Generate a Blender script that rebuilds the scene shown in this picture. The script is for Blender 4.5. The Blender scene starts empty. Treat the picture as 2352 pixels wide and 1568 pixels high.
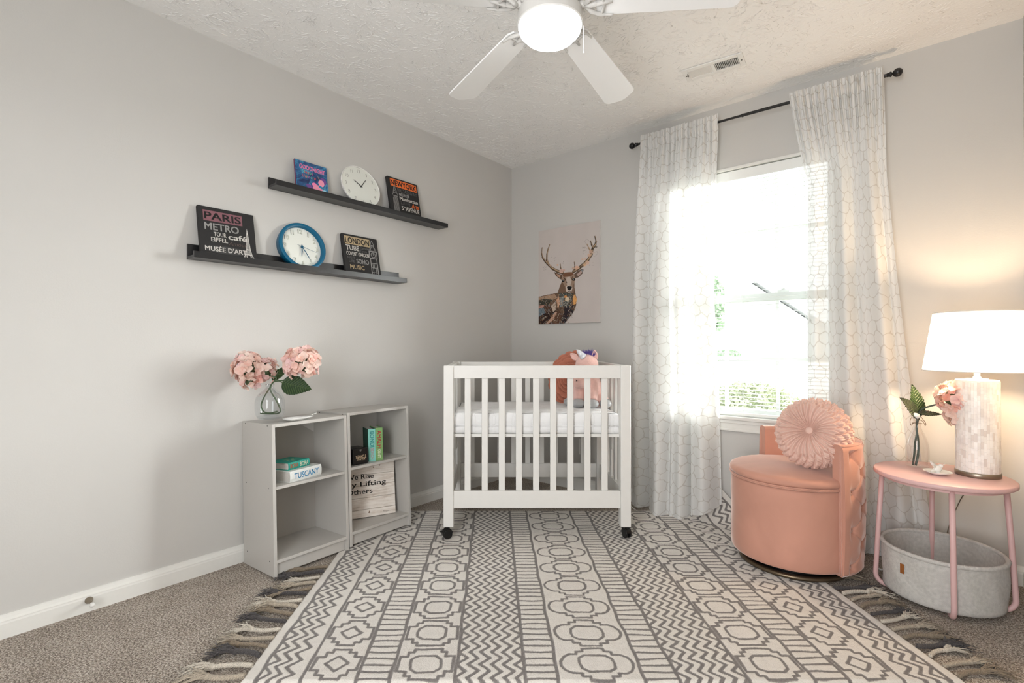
import bpy, bmesh, math, random
import numpy as np
from mathutils import Vector, Matrix, Euler, Quaternion
R = math.radians
random.seed(7)
SC = bpy.context.scene
COL = SC.collection

# ---------------------------------------------------------------- camera
FPX, PITCH, YAW = 1131.0, 0.45, 39.4
CAM = Vector((2.493, -3.029, 1.03))
cd = bpy.data.cameras.new('camera')
cd.sensor_width = 36.0
cd.lens = FPX / 2352.0 * 36.0
cd.clip_start = 0.02
cd.clip_end = 300
cam = bpy.data.objects.new('camera', cd)
COL.objects.link(cam)
cam.location = CAM
cam.rotation_euler = (R(90 + PITCH), 0, R(YAW))
SC.camera = cam
RT = Vector((math.cos(R(YAW)), math.sin(R(YAW)), 0))       # room direction to the right of the view
FW = Vector((-math.sin(R(YAW)), math.cos(R(YAW)), 0))      # room direction away from the viewer


def cw(u, d, z=0.0):
    """room point that lies u to the right and d away from where the photographer stood"""
    return Vector((CAM.x, CAM.y, 0)) + RT * u + FW * d + Vector((0, 0, z))


# ---------------------------------------------------------------- light and exposure
SC.view_settings.view_transform = 'Standard'
SC.view_settings.look = 'None'
SC.view_settings.gamma = 1.0
SC.view_settings.use_curve_mapping = False
SC.view_settings.exposure = 0.20
SKY_STRENGTH = 3.2
world = bpy.data.worlds.new('overcast_sky')
SC.world = world
world.use_nodes = True
bgn = world.node_tree.nodes['Background']
bgn.inputs[0].default_value = (0.93, 0.965, 1.0, 1)
bgn.inputs[1].default_value = SKY_STRENGTH
SUN_W = 27.0
FAN_GLOW = 8.5
LAMP_W = 15.0
FILL_W = 52.0


def area_light(name, loc, rot, sx, sy, power, color, portal=False):
    l = bpy.data.lights.new(name, 'AREA')
    l.shape = 'RECTANGLE'
    l.size, l.size_y = sx, sy
    l.energy = power
    l.color = color
    if portal:
        l.cycles.is_portal = True
    o = bpy.data.objects.new(name, l)
    o.location = loc
    o.rotation_euler = rot
    COL.objects.link(o)
    return o


sun = bpy.data.lights.new('hazy_sun', 'SUN')
sun.energy = SUN_W
sun.angle = R(40)
sun.color = (1.0, 0.995, 0.985)
so_ = bpy.data.objects.new('hazy_sun', sun)
so_.rotation_euler = Vector((-0.66, -0.72, -0.20)).to_track_quat('-Z', 'Y').to_euler()
COL.objects.link(so_)
area_light('window_portal', (1.75, 0.13, 1.33), (R(-90), 0, 0), 0.9, 1.5, 1.0, (1, 1, 1), True)
# unseen fill light added behind the photographer to brighten the room
area_light('fill_light', (2.2, -3.98, 1.2), (R(90), 0, 0), 0.9, 1.9, FILL_W, (0.975, 0.985, 1.0))
SC.cycles.max_bounces = 8
SC.cycles.diffuse_bounces = 5
SC.cycles.glossy_bounces = 3
SC.cycles.transmission_bounces = 4
SC.cycles.transparent_max_bounces = 12
SC.cycles.caustics_reflective = False
SC.cycles.caustics_refractive = False
SC.cycles.sample_clamp_indirect = 6.0
SC.cycles.use_denoising = True
SC.cycles.use_adaptive_sampling = True
SC.cycles.adaptive_threshold = 0.02


# ---------------------------------------------------------------- node helpers
def lin(c):
    out = []
    for v in c[:3]:
        v = v / 255.0
        out.append(v / 12.92 if v <= 0.04045 else ((v + 0.055) / 1.055) ** 2.4)
    return (out[0], out[1], out[2], 1.0)


class NT:
    def __init__(s, name):
        s.m = bpy.data.materials.new(name)
        s.m.use_nodes = True
        s.t = s.m.node_tree
        for n in list(s.t.nodes):
            s.t.nodes.remove(n)
        s.out = s.t.nodes.new('ShaderNodeOutputMaterial')

    def n(s, typ, ins=None, **props):
        nd = s.t.nodes.new('ShaderNode' + typ)
        for k, v in props.items():
            setattr(nd, k, v)
        for k, v in (ins or {}).items():
            s.put(nd.inputs[k], v)
        return nd

    def put(s, sock, v):
        if isinstance(v, bpy.types.NodeSocket):
            s.t.links.new(v, sock)
        elif isinstance(v, bpy.types.Node):
            s.t.links.new(v.outputs[0], sock)
        else:
            sock.default_value = v

    def math(s, op, a, b=None, c=None, clamp=False):
        nd = s.t.nodes.new('ShaderNodeMath')
        nd.operation = op
        nd.use_clamp = clamp
        s.put(nd.inputs[0], a)
        if b is not None:
            s.put(nd.inputs[1], b)
        if c is not None:
            s.put(nd.inputs[2], c)
        return nd.outputs[0]

    def vec(s, op, a, b=None, c=None):
        nd = s.t.nodes.new('ShaderNodeVectorMath')
        nd.operation = op
        s.put(nd.inputs[0], a)
        if b is not None:
            s.put(nd.inputs[1], b)
        if c is not None:
            s.put(nd.inputs[2], c)
        return nd.outputs[1] if op in ('LENGTH', 'DOT_PRODUCT', 'DISTANCE') else nd.outputs[0]

    def ramp(s, fac, stops, interp='LINEAR'):
        nd = s.t.nodes.new('ShaderNodeValToRGB')
        nd.color_ramp.interpolation = interp
        el = nd.color_ramp.elements
        while len(el) > 1:
            el.remove(el[-1])
        el[0].position, el[0].color = stops[0]
        for p, c in stops[1:]:
            e = el.new(p)
            e.color = c
        s.put(nd.inputs[0], fac)
        return nd.outputs[0]

    def mix(s, fac, a, b):
        nd = s.t.nodes.new('ShaderNodeMix')
        nd.data_type = 'RGBA'
        s.put(nd.inputs[0], fac)
        s.put(nd.inputs[6], a)
        s.put(nd.inputs[7], b)
        return nd.outputs[2]

    def noise(s, scale, detail=2.0, rough=0.5, vec=None, dist=0.0):
        nd = s.n('TexNoise')
        nd.inputs['Scale'].default_value = scale
        nd.inputs['Detail'].default_value = detail
        nd.inputs['Roughness'].default_value = rough
        nd.inputs['Distortion'].default_value = dist
        if vec is not None:
            s.put(nd.inputs['Vector'], vec)
        return nd

    def bump(s, h, strength=0.3, dist=0.01):
        nd = s.n('Bump')
        nd.inputs['Strength'].default_value = strength
        nd.inputs['Distance'].default_value = dist
        s.put(nd.inputs['Height'], h)
        return nd.outputs[0]

    def obj(s):
        return s.n('TexCoord').outputs['Object']

    def pbsdf(s, color, rough=0.5, metal=0.0, normal=None, sheen=0.0, spec=0.5, coat=0.0):
        nd = s.n('BsdfPrincipled')
        s.put(nd.inputs['Base Color'], color)
        s.put(nd.inputs['Roughness'], rough)
        nd.inputs['Metallic'].default_value = metal
        nd.inputs['Specular IOR Level'].default_value = spec
        nd.inputs['Sheen Weight'].default_value = sheen
        nd.inputs['Coat Weight'].default_value = coat
        if normal is not None:
            s.put(nd.inputs['Normal'], normal)
        return nd.outputs[0]

    def done(s, shader):
        s.put(s.out.inputs[0], shader)
        return s.m


_mc = {}


def plain(name, rgb, rough=0.5, metal=0.0, grain=0.0, gscale=60.0, bump=0.0, sheen=0.0, spec=0.5, coat=0.0):
    """paint, plastic or metal with a little tone variation"""
    if name in _mc:
        return _mc[name]
    t = NT(name)
    c = lin(rgb)
    co = t.obj()
    nz = t.noise(gscale, 3, 0.6, co)
    if grain > 0:
        a = tuple(max(0, v * (1 - grain)) for v in c[:3]) + (1,)
        b = tuple(min(1, v * (1 + grain)) for v in c[:3]) + (1,)
        colr = t.ramp(nz.outputs[0], [(0.3, a), (0.7, b)])
    else:
        colr = c
    nm = t.bump(nz.outputs[0], bump, 0.004) if bump > 0 else None
    _mc[name] = t.done(t.pbsdf(colr, rough, metal, nm, sheen, spec, coat))
    return _mc[name]


# ---------------------------------------------------------------- mesh helpers
class MB:
    def __init__(s, M=None):
        s.v, s.f, s.M = [], [], M

    def _p(s, p):
        p = Vector(p)
        return tuple(s.M @ p) if s.M is not None else tuple(p)

    def add(s, vs, fs):
        o = len(s.v)
        s.v += [s._p(p) for p in vs]
        s.f += [tuple(o + i for i in f) for f in fs]
        return s

    def box(s, x0, x1, y0, y1, z0, z1, M=None):
        vs = [(x0, y0, z0), (x1, y0, z0), (x1, y1, z0), (x0, y1, z0), (x0, y0, z1), (x1, y0, z1), (x1, y1, z1), (x0, y1, z1)]
        if M is not None:
            vs = [tuple(M @ Vector(p)) for p in vs]
        return s.add(vs, [(0, 3, 2, 1), (4, 5, 6, 7), (0, 1, 5, 4), (1, 2, 6, 5), (2, 3, 7, 6), (3, 0, 4, 7)])

    def lathe(s, prof, seg=32, cx=0.0, cy=0.0, closed=False):
        n = len(prof)
        vs, fs = [], []
        for j in range(seg):
            a = 2 * math.pi * j / seg
            for r, z in prof:
                vs.append((cx + r * math.cos(a), cy + r * math.sin(a), z))
        for j in range(seg):
            k = (j + 1) % seg
            for i in range(n if closed else n - 1):
                i2 = (i + 1) % n
                fs.append((j * n + i, k * n + i, k * n + i2, j * n + i2))
        return s.add(vs, fs)

    def tube(s, pts, r, seg=8, caps=True, closed=False):
        pts = [Vector(p) for p in pts]
        n = len(pts)
        rr = r if isinstance(r, (list, tuple)) else [r] * n
        vs, fs = [], []
        up = Vector((0, 0, 1))
        prev = None
        for i, p in enumerate(pts):
            if closed:
                t = pts[(i + 1) % n] - pts[i - 1]
            else:
                t = pts[min(i + 1, n - 1)] - pts[max(i - 1, 0)]
            t.normalize()
            if prev is None:
                ref = up if abs(t.dot(up)) < 0.9 else Vector((1, 0, 0))
                a = t.cross(ref).normalized()
            else:
                a = (prev - t * prev.dot(t))
                a = a.normalized() if a.length > 1e-6 else t.orthogonal().normalized()
            prev = a
            b = t.cross(a)
            for k in range(seg):
                an = 2 * math.pi * k / seg
                vs.append(tuple(p + (a * math.cos(an) + b * math.sin(an)) * rr[i]))
        m = n if closed else n - 1
        for i in range(m):
            i2 = (i + 1) % n
            for k in range(seg):
                k2 = (k + 1) % seg
                fs.append((i * seg + k, i * seg + k2, i2 * seg + k2, i2 * seg + k))
        if caps and not closed:
            fs.append(tuple(range(seg - 1, -1, -1)))
            fs.append(tuple((n - 1) * seg + k for k in range(seg)))
        return s.add(vs, fs)

    def ball(s, c, rx, ry=None, rz=None, seg=16, rings=10, M=None):
        ry = rx if ry is None else ry
        rz = rx if rz is None else rz
        c = Vector(c)
        vs = []
        def P(x, y, z):
            q = Vector((x * rx, y * ry, z * rz))
            if M is not None:
                q = M @ q
            return tuple(c + q)
        vs.append(P(0, 0, -1))
        for i in range(1, rings):
            ph = math.pi * i / rings - math.pi / 2
            for j in range(seg):
                a = 2 * math.pi * j / seg
                vs.append(P(math.cos(ph) * math.cos(a), math.cos(ph) * math.sin(a), math.sin(ph)))
        vs.append(P(0, 0, 1))
        fs = []
        for j in range(seg):
            fs.append((0, 1 + (j + 1) % seg, 1 + j))
            e = 1 + (rings - 2) * seg
            fs.append((e + j, e + (j + 1) % seg, len(vs) - 1))
        for i in range(rings - 2):
            for j in range(seg):
                a, b = 1 + i * seg + j, 1 + i * seg + (j + 1) % seg
                fs.append((a, b, b + seg, a + seg))
        return s.add(vs, fs)

    def cyl(s, p0, p1, r0, r1=None, seg=16):
        return s.tube([p0, p1], [r0, r0 if r1 is None else r1], seg)

    def grid(s, nu, nv, fn, wrap_u=False):
        vs = [tuple(fn(i / (nu if wrap_u else nu - 1), j / (nv - 1))) for j in range(nv) for i in range(nu)]
        fs = []
        for j in range(nv - 1):
            for i in range(nu if wrap_u else nu - 1):
                i2 = (i + 1) % nu
                fs.append((j * nu + i, j * nu + i2, (j + 1) * nu + i2, (j + 1) * nu + i))
        return s.add(vs, fs)

    def poly(s, pts, y0, y1):
        """flat outline in x,z given a thickness along y"""
        n = len(pts)
        vs = [(x, y0, z) for x, z in pts] + [(x, y1, z) for x, z in pts]
        fs = [tuple(range(n)), tuple(range(2 * n - 1, n - 1, -1))]
        for i in range(n):
            j = (i + 1) % n
            fs.append((j, i, n + i, n + j))
        return s.add(vs, fs)

    def prism(s, pts, z0, z1):
        n = len(pts)
        vs = [(x, y, z0) for x, y in pts] + [(x, y, z1) for x, y in pts]
        fs = [tuple(range(n - 1, -1, -1)), tuple(range(n, 2 * n))]
        for i in range(n):
            j = (i + 1) % n
            fs.append((i, j, n + j, n + i))
        return s.add(vs, fs)

    def build(s, name, mat, parent=None, smooth=False, bevel=0.0, segs=2, kind=None, label=None, fix=True, sub=0):
        me = bpy.data.meshes.new(name)
        me.from_pydata(s.v, [], s.f)
        me.update()
        if fix:
            bm = bmesh.new()
            bm.from_mesh(me)
            bmesh.ops.recalc_face_normals(bm, faces=bm.faces)
            bm.to_mesh(me)
            bm.free()
        me.materials.append(mat)
        o = bpy.data.objects.new(name, me)
        COL.objects.link(o)
        if smooth:
            me.polygons.foreach_set('use_smooth', [True] * len(me.polygons))
        if bevel > 0:
            md = o.modifiers.new('bevel', 'BEVEL')
            md.width = bevel
            md.segments = segs
            md.limit_method = 'ANGLE'
            md.angle_limit = R(40)
            if segs > 1:
                me.polygons.foreach_set('use_smooth', [True] * len(me.polygons))
                wn = o.modifiers.new('wn', 'WEIGHTED_NORMAL')
                wn.keep_sharp = True
        if sub:
            md = o.modifiers.new('sub', 'SUBSURF')
            md.levels = md.render_levels = sub
        if parent is not None:
            o.parent = parent
        if kind:
            o['kind'] = kind
        if label:
            o['label'] = label
        return o


def smooth_sharp(o, deg=40):
    """smooth shading that keeps hard edges"""
    me = o.data
    me.polygons.foreach_set('use_smooth', [True] * len(me.polygons))
    bm = bmesh.new()
    bm.from_mesh(me)
    for e in bm.edges:
        if len(e.link_faces) == 2 and e.calc_face_angle(0) > R(deg):
            e.smooth = False
    bm.to_mesh(me)
    bm.free()
    return o


def thing(name, label, cat, loc=(0, 0, 0), rot=(0, 0, 0), group=None):
    o = bpy.data.objects.new(name, None)
    o.empty_display_size = 0.05
    COL.objects.link(o)
    o.location = loc
    o.rotation_euler = rot
    o['label'] = label
    o['category'] = cat
    if group:
        o['group'] = group
    return o


def tag(o, label, cat, group=None):
    o['label'] = label
    o['category'] = cat
    if group:
        o['group'] = group
    return o


def struct(o):
    o['kind'] = 'structure'
    return o


_font_cache = {}


def text_mesh(s, size=0.05, bold=0.0, xs=1.0, shear=0.0, depth=0.0003, align='LEFT', space=1.0):
    key = (s, size, bold, xs, shear, depth, align, space)
    if key in _font_cache:
        return _font_cache[key]
    cu = bpy.data.curves.new('lettering', 'FONT')
    cu.body = s
    cu.size = size
    cu.offset = bold
    cu.shear = shear
    cu.extrude = depth
    cu.align_x = align
    cu.space_character = space
    cu.resolution_u = 3
    o = bpy.data.objects.new('lettering', cu)
    COL.objects.link(o)
    dg = bpy.context.evaluated_depsgraph_get()
    dg.update()
    me = bpy.data.meshes.new_from_object(o.evaluated_get(dg))
    COL.objects.unlink(o)
    bpy.data.objects.remove(o)
    if xs != 1.0:
        for v in me.vertices:
            v.co.x *= xs
    _font_cache[key] = me
    return me


def lettering(parent, s, x, z, y, h, mat, w=None, bold=0.0, shear=0.0, depth=0.0003, align='LEFT', face='FRONT', rot=0.0, space=1.0, label=None):
    """letters of cap height h standing on the line (x,z) of a front at depth y; fitted to width w"""
    me = text_mesh(s, 1.0, 0.0, 1.0, shear, 0.0, align, space).copy()
    if bold > 0:                    # heavier strokes: the outline repeated with tiny offsets
        bm = bmesh.new()
        dl = bold * 1.35
        for ox, oy in ((-dl, -dl * 0.6), (dl, -dl * 0.6), (-dl, dl * 0.6), (dl, dl * 0.6), (0, 0)):
            n0 = len(bm.verts)
            bm.from_mesh(me)
            bm.verts.ensure_lookup_table()
            for v in bm.verts[n0:]:
                v.co.x += ox
                v.co.z += 0.00004 * (ox * 3 + oy * 7) / max(dl, 1e-6)
                v.co.y += oy
        bm.to_mesh(me)
        bm.free()
    xsv = [v.co.x for v in me.vertices]
    ysv = [v.co.y for v in me.vertices]
    x0, x1 = min(xsv), max(xsv)
    sc = h / 0.70
    sx = (w / (x1 - x0)) if w else sc
    ax = {'LEFT': x0, 'CENTER': (x0 + x1) / 2, 'RIGHT': x1}[align]
    cr, sr = math.cos(rot), math.sin(rot)
    for v in me.vertices:
        a, b = (v.co.x - ax) * sx, v.co.y * sc
        a, b = a * cr - b * sr, a * sr + b * cr
        if face == 'FRONT':
            v.co = (x + a, y - abs(v.co.z), z + b)
        else:                       # lying on a top
            v.co = (x + a, z + b, y + abs(v.co.z))
    o = bpy.data.objects.new('lettering', me)
    me.materials.clear()
    me.materials.append(mat)
    COL.objects.link(o)
    o.parent = parent
    if depth > 0.0006:
        md = o.modifiers.new('solid', 'SOLIDIFY')
        md.thickness = depth
        md.offset = 0
    if label:
        o['label'] = label
    return o


def flat_patch(parent, name, pts, y, mat, label=None):
    """a flat printed shape on a front"""
    me = bpy.data.meshes.new(name)
    me.from_pydata([(x, y, z) for x, z in pts], [], [tuple(range(len(pts)))])
    me.materials.append(mat)
    o = bpy.data.objects.new(name, me)
    COL.objects.link(o)
    o.parent = parent
    if label:
        o['label'] = label
    return o


def lerp(a, b, t):
    return a + (b - a) * t


def piece(xs, ys, x):
    return float(np.interp(x, xs, ys))
# ================================================================ materials of the room
def m_wall(name, rgb):
    t = NT(name)
    co = t.obj()
    n1 = t.noise(160, 4, 0.6, co)
    n2 = t.noise(2.2, 2, 0.5, co)
    c = lin(rgb)
    col = t.ramp(n2.outputs[0], [(0.3, tuple(v * 0.975 for v in c[:3]) + (1,)), (0.7, c)])
    return t.done(t.pbsdf(col, 0.62, 0, t.bump(n1.outputs[0], 0.22, 0.0015), spec=0.35))


def m_ceiling():
    t = NT('stomped_plaster')
    co = t.obj()
    return t.done(t.pbsdf(lin((243, 242, 240)), 0.8, 0, t.bump(t.noise(75, 4, 0.6, co).outputs[0], 0.5, 0.004), spec=0.3))


def m_carpet():
    t = NT('speckled_carpet')
    co = t.obj()
    n1 = t.noise(150, 3, 0.7, co)
    n2 = t.noise(360, 2, 0.6, co)
    n3 = t.noise(6, 3, 0.5, co)
    f = t.math('ADD', t.math('MULTIPLY', n1.outputs[0], 0.65), t.math('MULTIPLY', n2.outputs[0], 0.35))
    f = t.math('ADD', f, t.math('MULTIPLY', t.math('SUBTRACT', n3.outputs[0], 0.5), 0.10))
    col = t.ramp(f, [(0.40, lin((92, 78, 66))), (0.475, lin((150, 135, 120))), (0.53, lin((198, 186, 172))), (0.62, lin((236, 228, 218)))])
    v = t.n('TexVoronoi', {'Vector': co, 'Scale': 170.0})
    h = t.math('ADD', t.math('MULTIPLY', n1.outputs[0], 1.0), t.math('MULTIPLY', v.outputs['Distance'], -0.6))
    return t.done(t.pbsdf(col, 0.95, 0, t.bump(h, 0.9, 0.012), spec=0.1, sheen=0.2))


M_wall = m_wall('greige_wall_paint', (199, 197, 193))
M_ceil = m_ceiling()
M_carpet = m_carpet()
M_trim = plain('white_trim_paint', (226, 225, 220), 0.35, grain=0.01, spec=0.4)
M_black = plain('black_metal', (16, 15, 15), 0.35)
M_white = plain('white_lacquer', (232, 231, 228), 0.35)

# ================================================================ room shell
X1, YB, H = 2.854, -4.05, 2.44
WX0, WX1, WZ0, WZ1 = 1.335, 2.16, 0.619, 2.055      # window opening
struct(MB().box(-0.12, X1 + 0.12, YB - 0.12, 0.12, -0.1, 0.0).build('floor', M_carpet))
struct(MB().box(-0.12, X1 + 0.12, YB - 0.12, 0.12, H, H + 0.1).build('ceiling', M_ceil))

# brushed plaster strokes fanned out over the ceiling in overlapping rosettes
def plaster_strokes():
    rs_ = np.random.RandomState(11)
    cs = []
    tries = 0
    while len(cs) < 420 and tries < 9000:
        tries += 1
        p = (rs_.uniform(0.02, X1), rs_.uniform(-3.1, -0.02))
        if all((p[0] - q[0]) ** 2 + (p[1] - q[1]) ** 2 > 0.115 ** 2 for q in cs):
            cs.append(p)
    vs, fs = [], []
    for (cx, cy) in cs:
        nst = rs_.randint(34, 62)
        a_mid = rs_.uniform(0, 6.28)
        for _ in range(nst):
            a = a_mid + rs_.uniform(-2.6, 2.6)
            r0 = rs_.uniform(0.012, 0.105)
            L = rs_.uniform(0.010, 0.050)
            w0 = rs_.uniform(0.0006, 0.0017)
            hh = rs_.uniform(0.0010, 0.0028)
            cur = rs_.uniform(-5, 5)
            n_ = 5
            base = len(vs)
            ok = True
            for k in range(n_):
                t = k / (n_ - 1)
                r = r0 + L * t
                aa = a + cur * L * t * t + 0.05 * math.sin(9 * t + cur)
                x, y = cx + r * math.cos(aa), cy + r * math.sin(aa)
                if not (0.001 < x < X1 - 0.001 and YB < y < -0.001):
                    ok = False
                    break
                w = w0 * (0.35 + 0.65 * math.sin(math.pi * min(1, t + 0.12)))
                nx, ny = -math.sin(aa) * w, math.cos(aa) * w
                vs += [(x - nx, y - ny, H + 0.0003), (x, y, H - hh * math.sin(math.pi * (0.12 + 0.76 * t))), (x + nx, y + ny, H + 0.0003)]
            if not ok:
                del vs[base:]
                continue
            for k in range(n_ - 1):
                b_ = base + 3 * k
                fs += [(b_, b_ + 3, b_ + 4, b_ + 1), (b_ + 1, b_ + 4, b_ + 5, b_ + 2)]
    me = bpy.data.meshes.new('plaster_strokes')
    me.from_pydata(vs, [], fs)
    me.polygons.foreach_set('use_smooth', [True] * len(me.polygons))
    me.materials.append(M_ceil)
    o = bpy.data.objects.new('plaster_strokes', me)
    COL.objects.link(o)
    o.parent = bpy.data.objects['ceiling']
    o['kind'] = 'stuff'
    return o


plaster_strokes()
struct(MB().box(-0.12, 0, YB - 0.12, 0.12, 0, H).build('wall_left', M_wall))
struct(MB().box(X1, X1 + 0.12, YB - 0.12, 0.12, 0, H).build('wall_right', M_wall))
w = MB()
w.box(0, WX0, 0, 0.12, 0, H).box(WX1, X1, 0, 0.12, 0, H).box(WX0, WX1, 0, 0.12, 0, WZ0 - 0.02).box(WX0, WX1, 0, 0.12, WZ1, H)
struct(w.build('wall_window', M_wall))
# wall behind the photographer, with a doorway recess added for the fill light
w = MB()
w.box(0, 1.6, YB - 0.12, YB, 0, H).box(2.7, X1, YB - 0.12, YB, 0, H).box(1.6, 2.7, YB - 0.12, YB, 2.15, H).box(1.6, 2.7, YB - 0.12, YB - 0.06, 0, 2.15)
struct(w.build('wall_back', M_wall))

prof = [(0, 0), (0.014, 0), (0.014, 0.052), (0.0125, 0.058), (0.0125, 0.062), (0.0085, 0.07), (0.006, 0.078), (0.0055, 0.083), (0, 0.083)]


def baseboard(name, p0, p1, nrm):
    p0, p1, nrm = Vector(p0), Vector(p1), Vector(nrm)
    vs, fs, n = [], [], len(prof)
    for p in (p0, p1):
        for a, z in prof:
            vs.append(tuple(p + nrm * a + Vector((0, 0, z))))
    for i in range(n):
        j = (i + 1) % n
        fs.append((i, j, n + j, n + i))
    fs += [tuple(range(n)), tuple(range(2 * n - 1, n - 1, -1))]
    return struct(MB().add(vs, fs).build(name, M_trim))


baseboard('baseboard_left', (0, YB, 0), (0, 0, 0), (1, 0, 0))
baseboard('baseboard_window', (0, 0, 0), (X1, 0, 0), (0, -1, 0))
baseboard('baseboard_right', (X1, YB, 0), (X1, 0, 0), (-1, 0, 0))

# ================================================================ window
M_glass = NT('window_glass')
_g = M_glass
_tr = _g.n('BsdfTransparent', {0: (0.97, 0.985, 0.98, 1)})
_gl = _g.n('BsdfGlossy', {0: (1, 1, 1, 1), 'Roughness': 0.02})
_lw = _g.n('LayerWeight', {0: 0.25})
_mx = _g.n('MixShader', {0: _g.math('MULTIPLY', _lw.outputs[0], 0.45), 1: _tr.outputs[0], 2: _gl.outputs[0]})
M_glass = _g.done(_mx.outputs[0])
M_vinyl = plain('white_vinyl', (222, 226, 224), 0.4)
win = struct(bpy.data.objects.new('window_1', None))
COL.objects.link(win)
f = MB()
yf0, yf1 = 0.075, 0.115
f.box(WX0, WX0 + 0.03, yf0, yf1, WZ0, WZ1).box(WX1 - 0.03, WX1, yf0, yf1, WZ0, WZ1)
f.box(WX0 + 0.03, WX1 - 0.03, yf0, yf1, WZ1 - 0.03, WZ1).box(WX0 + 0.03, WX1 - 0.03, yf0, yf1, WZ0, WZ0 + 0.035)
f.build('window_frame', M_vinyl, win, bevel=0.002)
MB().box(WX0 + 0.03, WX1 - 0.03, 0.068, 0.115, 1.285, 1.33).build('meeting_rail', M_vinyl, win, bevel=0.003)
for x in (1.607, 1.884):
    for z0, z1 in ((WZ0 + 0.035, 1.285), (1.33, WZ1 - 0.03)):
        MB().box(x - 0.009, x + 0.009, 0.086, 0.098, z0, z1).build('muntin', M_vinyl, win)
for z in (0.955, 1.69):
    MB().box(WX0 + 0.03, WX1 - 0.03, 0.0865, 0.0975, z - 0.009, z + 0.009).build('muntin', M_vinyl, win)
for z0, z1 in ((WZ0 + 0.03, 1.29), (1.325, WZ1 - 0.02)):
    MB().box(WX0 + 0.02, WX1 - 0.02, 0.0905, 0.0935, z0, z1).build('window_pane', M_glass, win)
for x in (1.52, 1.92):
    MB().box(x - 0.03, x + 0.03, 0.055, 0.075, 1.33, 1.342).cyl((x, 0.06, 1.342), (x, 0.06, 1.348), 0.012).build('sash_lock', M_vinyl, win, bevel=0.001)
MB().box(WX0 - 0.05, WX1 + 0.05, -0.028, 0.08, WZ0 - 0.02, WZ0).build('window_sill', M_trim, win, bevel=0.004)
ap = MB().box(WX0 - 0.03, WX1 + 0.03, -0.014, 0, WZ0 - 0.085, WZ0 - 0.02).box(WX0 - 0.03, WX1 + 0.03, -0.019, -0.014, WZ0 - 0.04, WZ0 - 0.02).box(WX0 - 0.03, WX1 + 0.03, -0.018, -0.014, WZ0 - 0.085, WZ0 - 0.072)
ap.build('apron', M_trim, win, bevel=0.003)
jb = MB().box(WX0 - 0.002, WX0 + 0.014, -0.006, 0.075, WZ0, WZ1 + 0.014).box(WX1 - 0.014, WX1 + 0.002, -0.006, 0.075, WZ0, WZ1 + 0.014).box(WX0 + 0.014, WX1 - 0.014, -0.006, 0.075, WZ1 - 0.002, WZ1 + 0.014)
jb.build('jamb_liner', M_trim, win, bevel=0.002)

# blind: every slat a part
M_slat = plain('white_blind_plastic', (235, 236, 233), 0.45)
bl = thing('window_blind', 'white mini blind with open slats filling the window', 'blind', (0, 0, 0))
MB().box(WX0 + 0.018, WX1 - 0.018, 0.012, 0.046, WZ1 - 0.045, WZ1 - 0.008).build('headrail', M_slat, bl, bevel=0.003)
MB().box(WX0 + 0.018, WX1 - 0.018, 0.006, 0.011, WZ1 - 0.062, WZ1 - 0.006).build('valance', M_slat, bl, bevel=0.002)
zs = WZ1 - 0.075
sl_me = None
while zs > WZ0 + 0.04:
    if sl_me is None:
        sm = MB()
        sm.grid(2, 5, lambda u, v: (lerp(WX0 + 0.02, WX1 - 0.02, u), lerp(0.017, 0.041, v), 0.0022 * math.sin(v * math.pi) + 0.002 * v))
        so = sm.build('slat', M_slat, bl, smooth=True)
        sl_me = so.data
    else:
        so = bpy.data.objects.new('slat', sl_me)
        COL.objects.link(so)
        so.parent = bl
    so.location = (0, 0, zs)
    zs -= 0.0212
MB().box(WX0 + 0.02, WX1 - 0.02, 0.018, 0.04, WZ0 + 0.004, WZ0 + 0.02).build('bottom_rail', M_slat, bl, bevel=0.003)
for x in (1.46, 1.715, 2.03):
    MB().cyl((x, 0.0165, WZ0 + 0.01), (x, 0.0165, WZ1 - 0.04), 0.0007, seg=4).cyl((x, 0.0415, WZ0 + 0.01), (x, 0.0415, WZ1 - 0.04), 0.0007, seg=4).build('ladder_cord', M_slat, bl)

# ================================================================ ceiling vent
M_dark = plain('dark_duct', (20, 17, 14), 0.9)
vt = thing('ceiling_vent', 'white louvred vent in the ceiling above the curtain rod', 'vent', (1.705, -0.462, H), (0, 0, R(5)))
a, b = 0.143, 0.062
fr = MB()
fr.box(-a, -0.118, -b, b, -0.007, -0.001).box(0.118, a, -b, b, -0.007, -0.001).box(-0.118, 0.118, -b, -0.036, -0.007, -0.001).box(-0.118, 0.118, 0.036, b, -0.007, -0.001).box(-0.008, 0.008, -0.036, 0.036, -0.007, -0.001)
fr.build('vent_frame', M_white, vt, bevel=0.0015)
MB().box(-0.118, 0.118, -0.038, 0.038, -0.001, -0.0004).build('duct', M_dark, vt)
for half in (-1, 1):
    for i in range(14):
        x = half * (0.012 + 0.0078 * i)
        M = Matrix.Translation((x, 0, -0.004)) @ Matrix.Rotation(R(52 if half < 0 else -42), 4, 'Y')
        MB().box(-0.0006, 0.0006, -0.036, 0.036, -0.0045, 0.0045, M).build('slat', M_white, vt)
MB().cyl((-0.131, 0, -0.0095), (-0.131, 0, -0.007), 0.004).build('screw', plain('screw_steel', (120, 118, 112), 0.3, 0.9), vt)
MB().cyl((0.131, 0, -0.0095), (0.131, 0, -0.007), 0.004).build('screw', plain('screw_steel', (120, 118, 112), 0.3, 0.9), vt)
MB().box(-0.123, -0.121, -0.02, 0.004, -0.014, -0.007).build('damper_lever', plain('screw_steel', (0, 0, 0)), vt)

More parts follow.
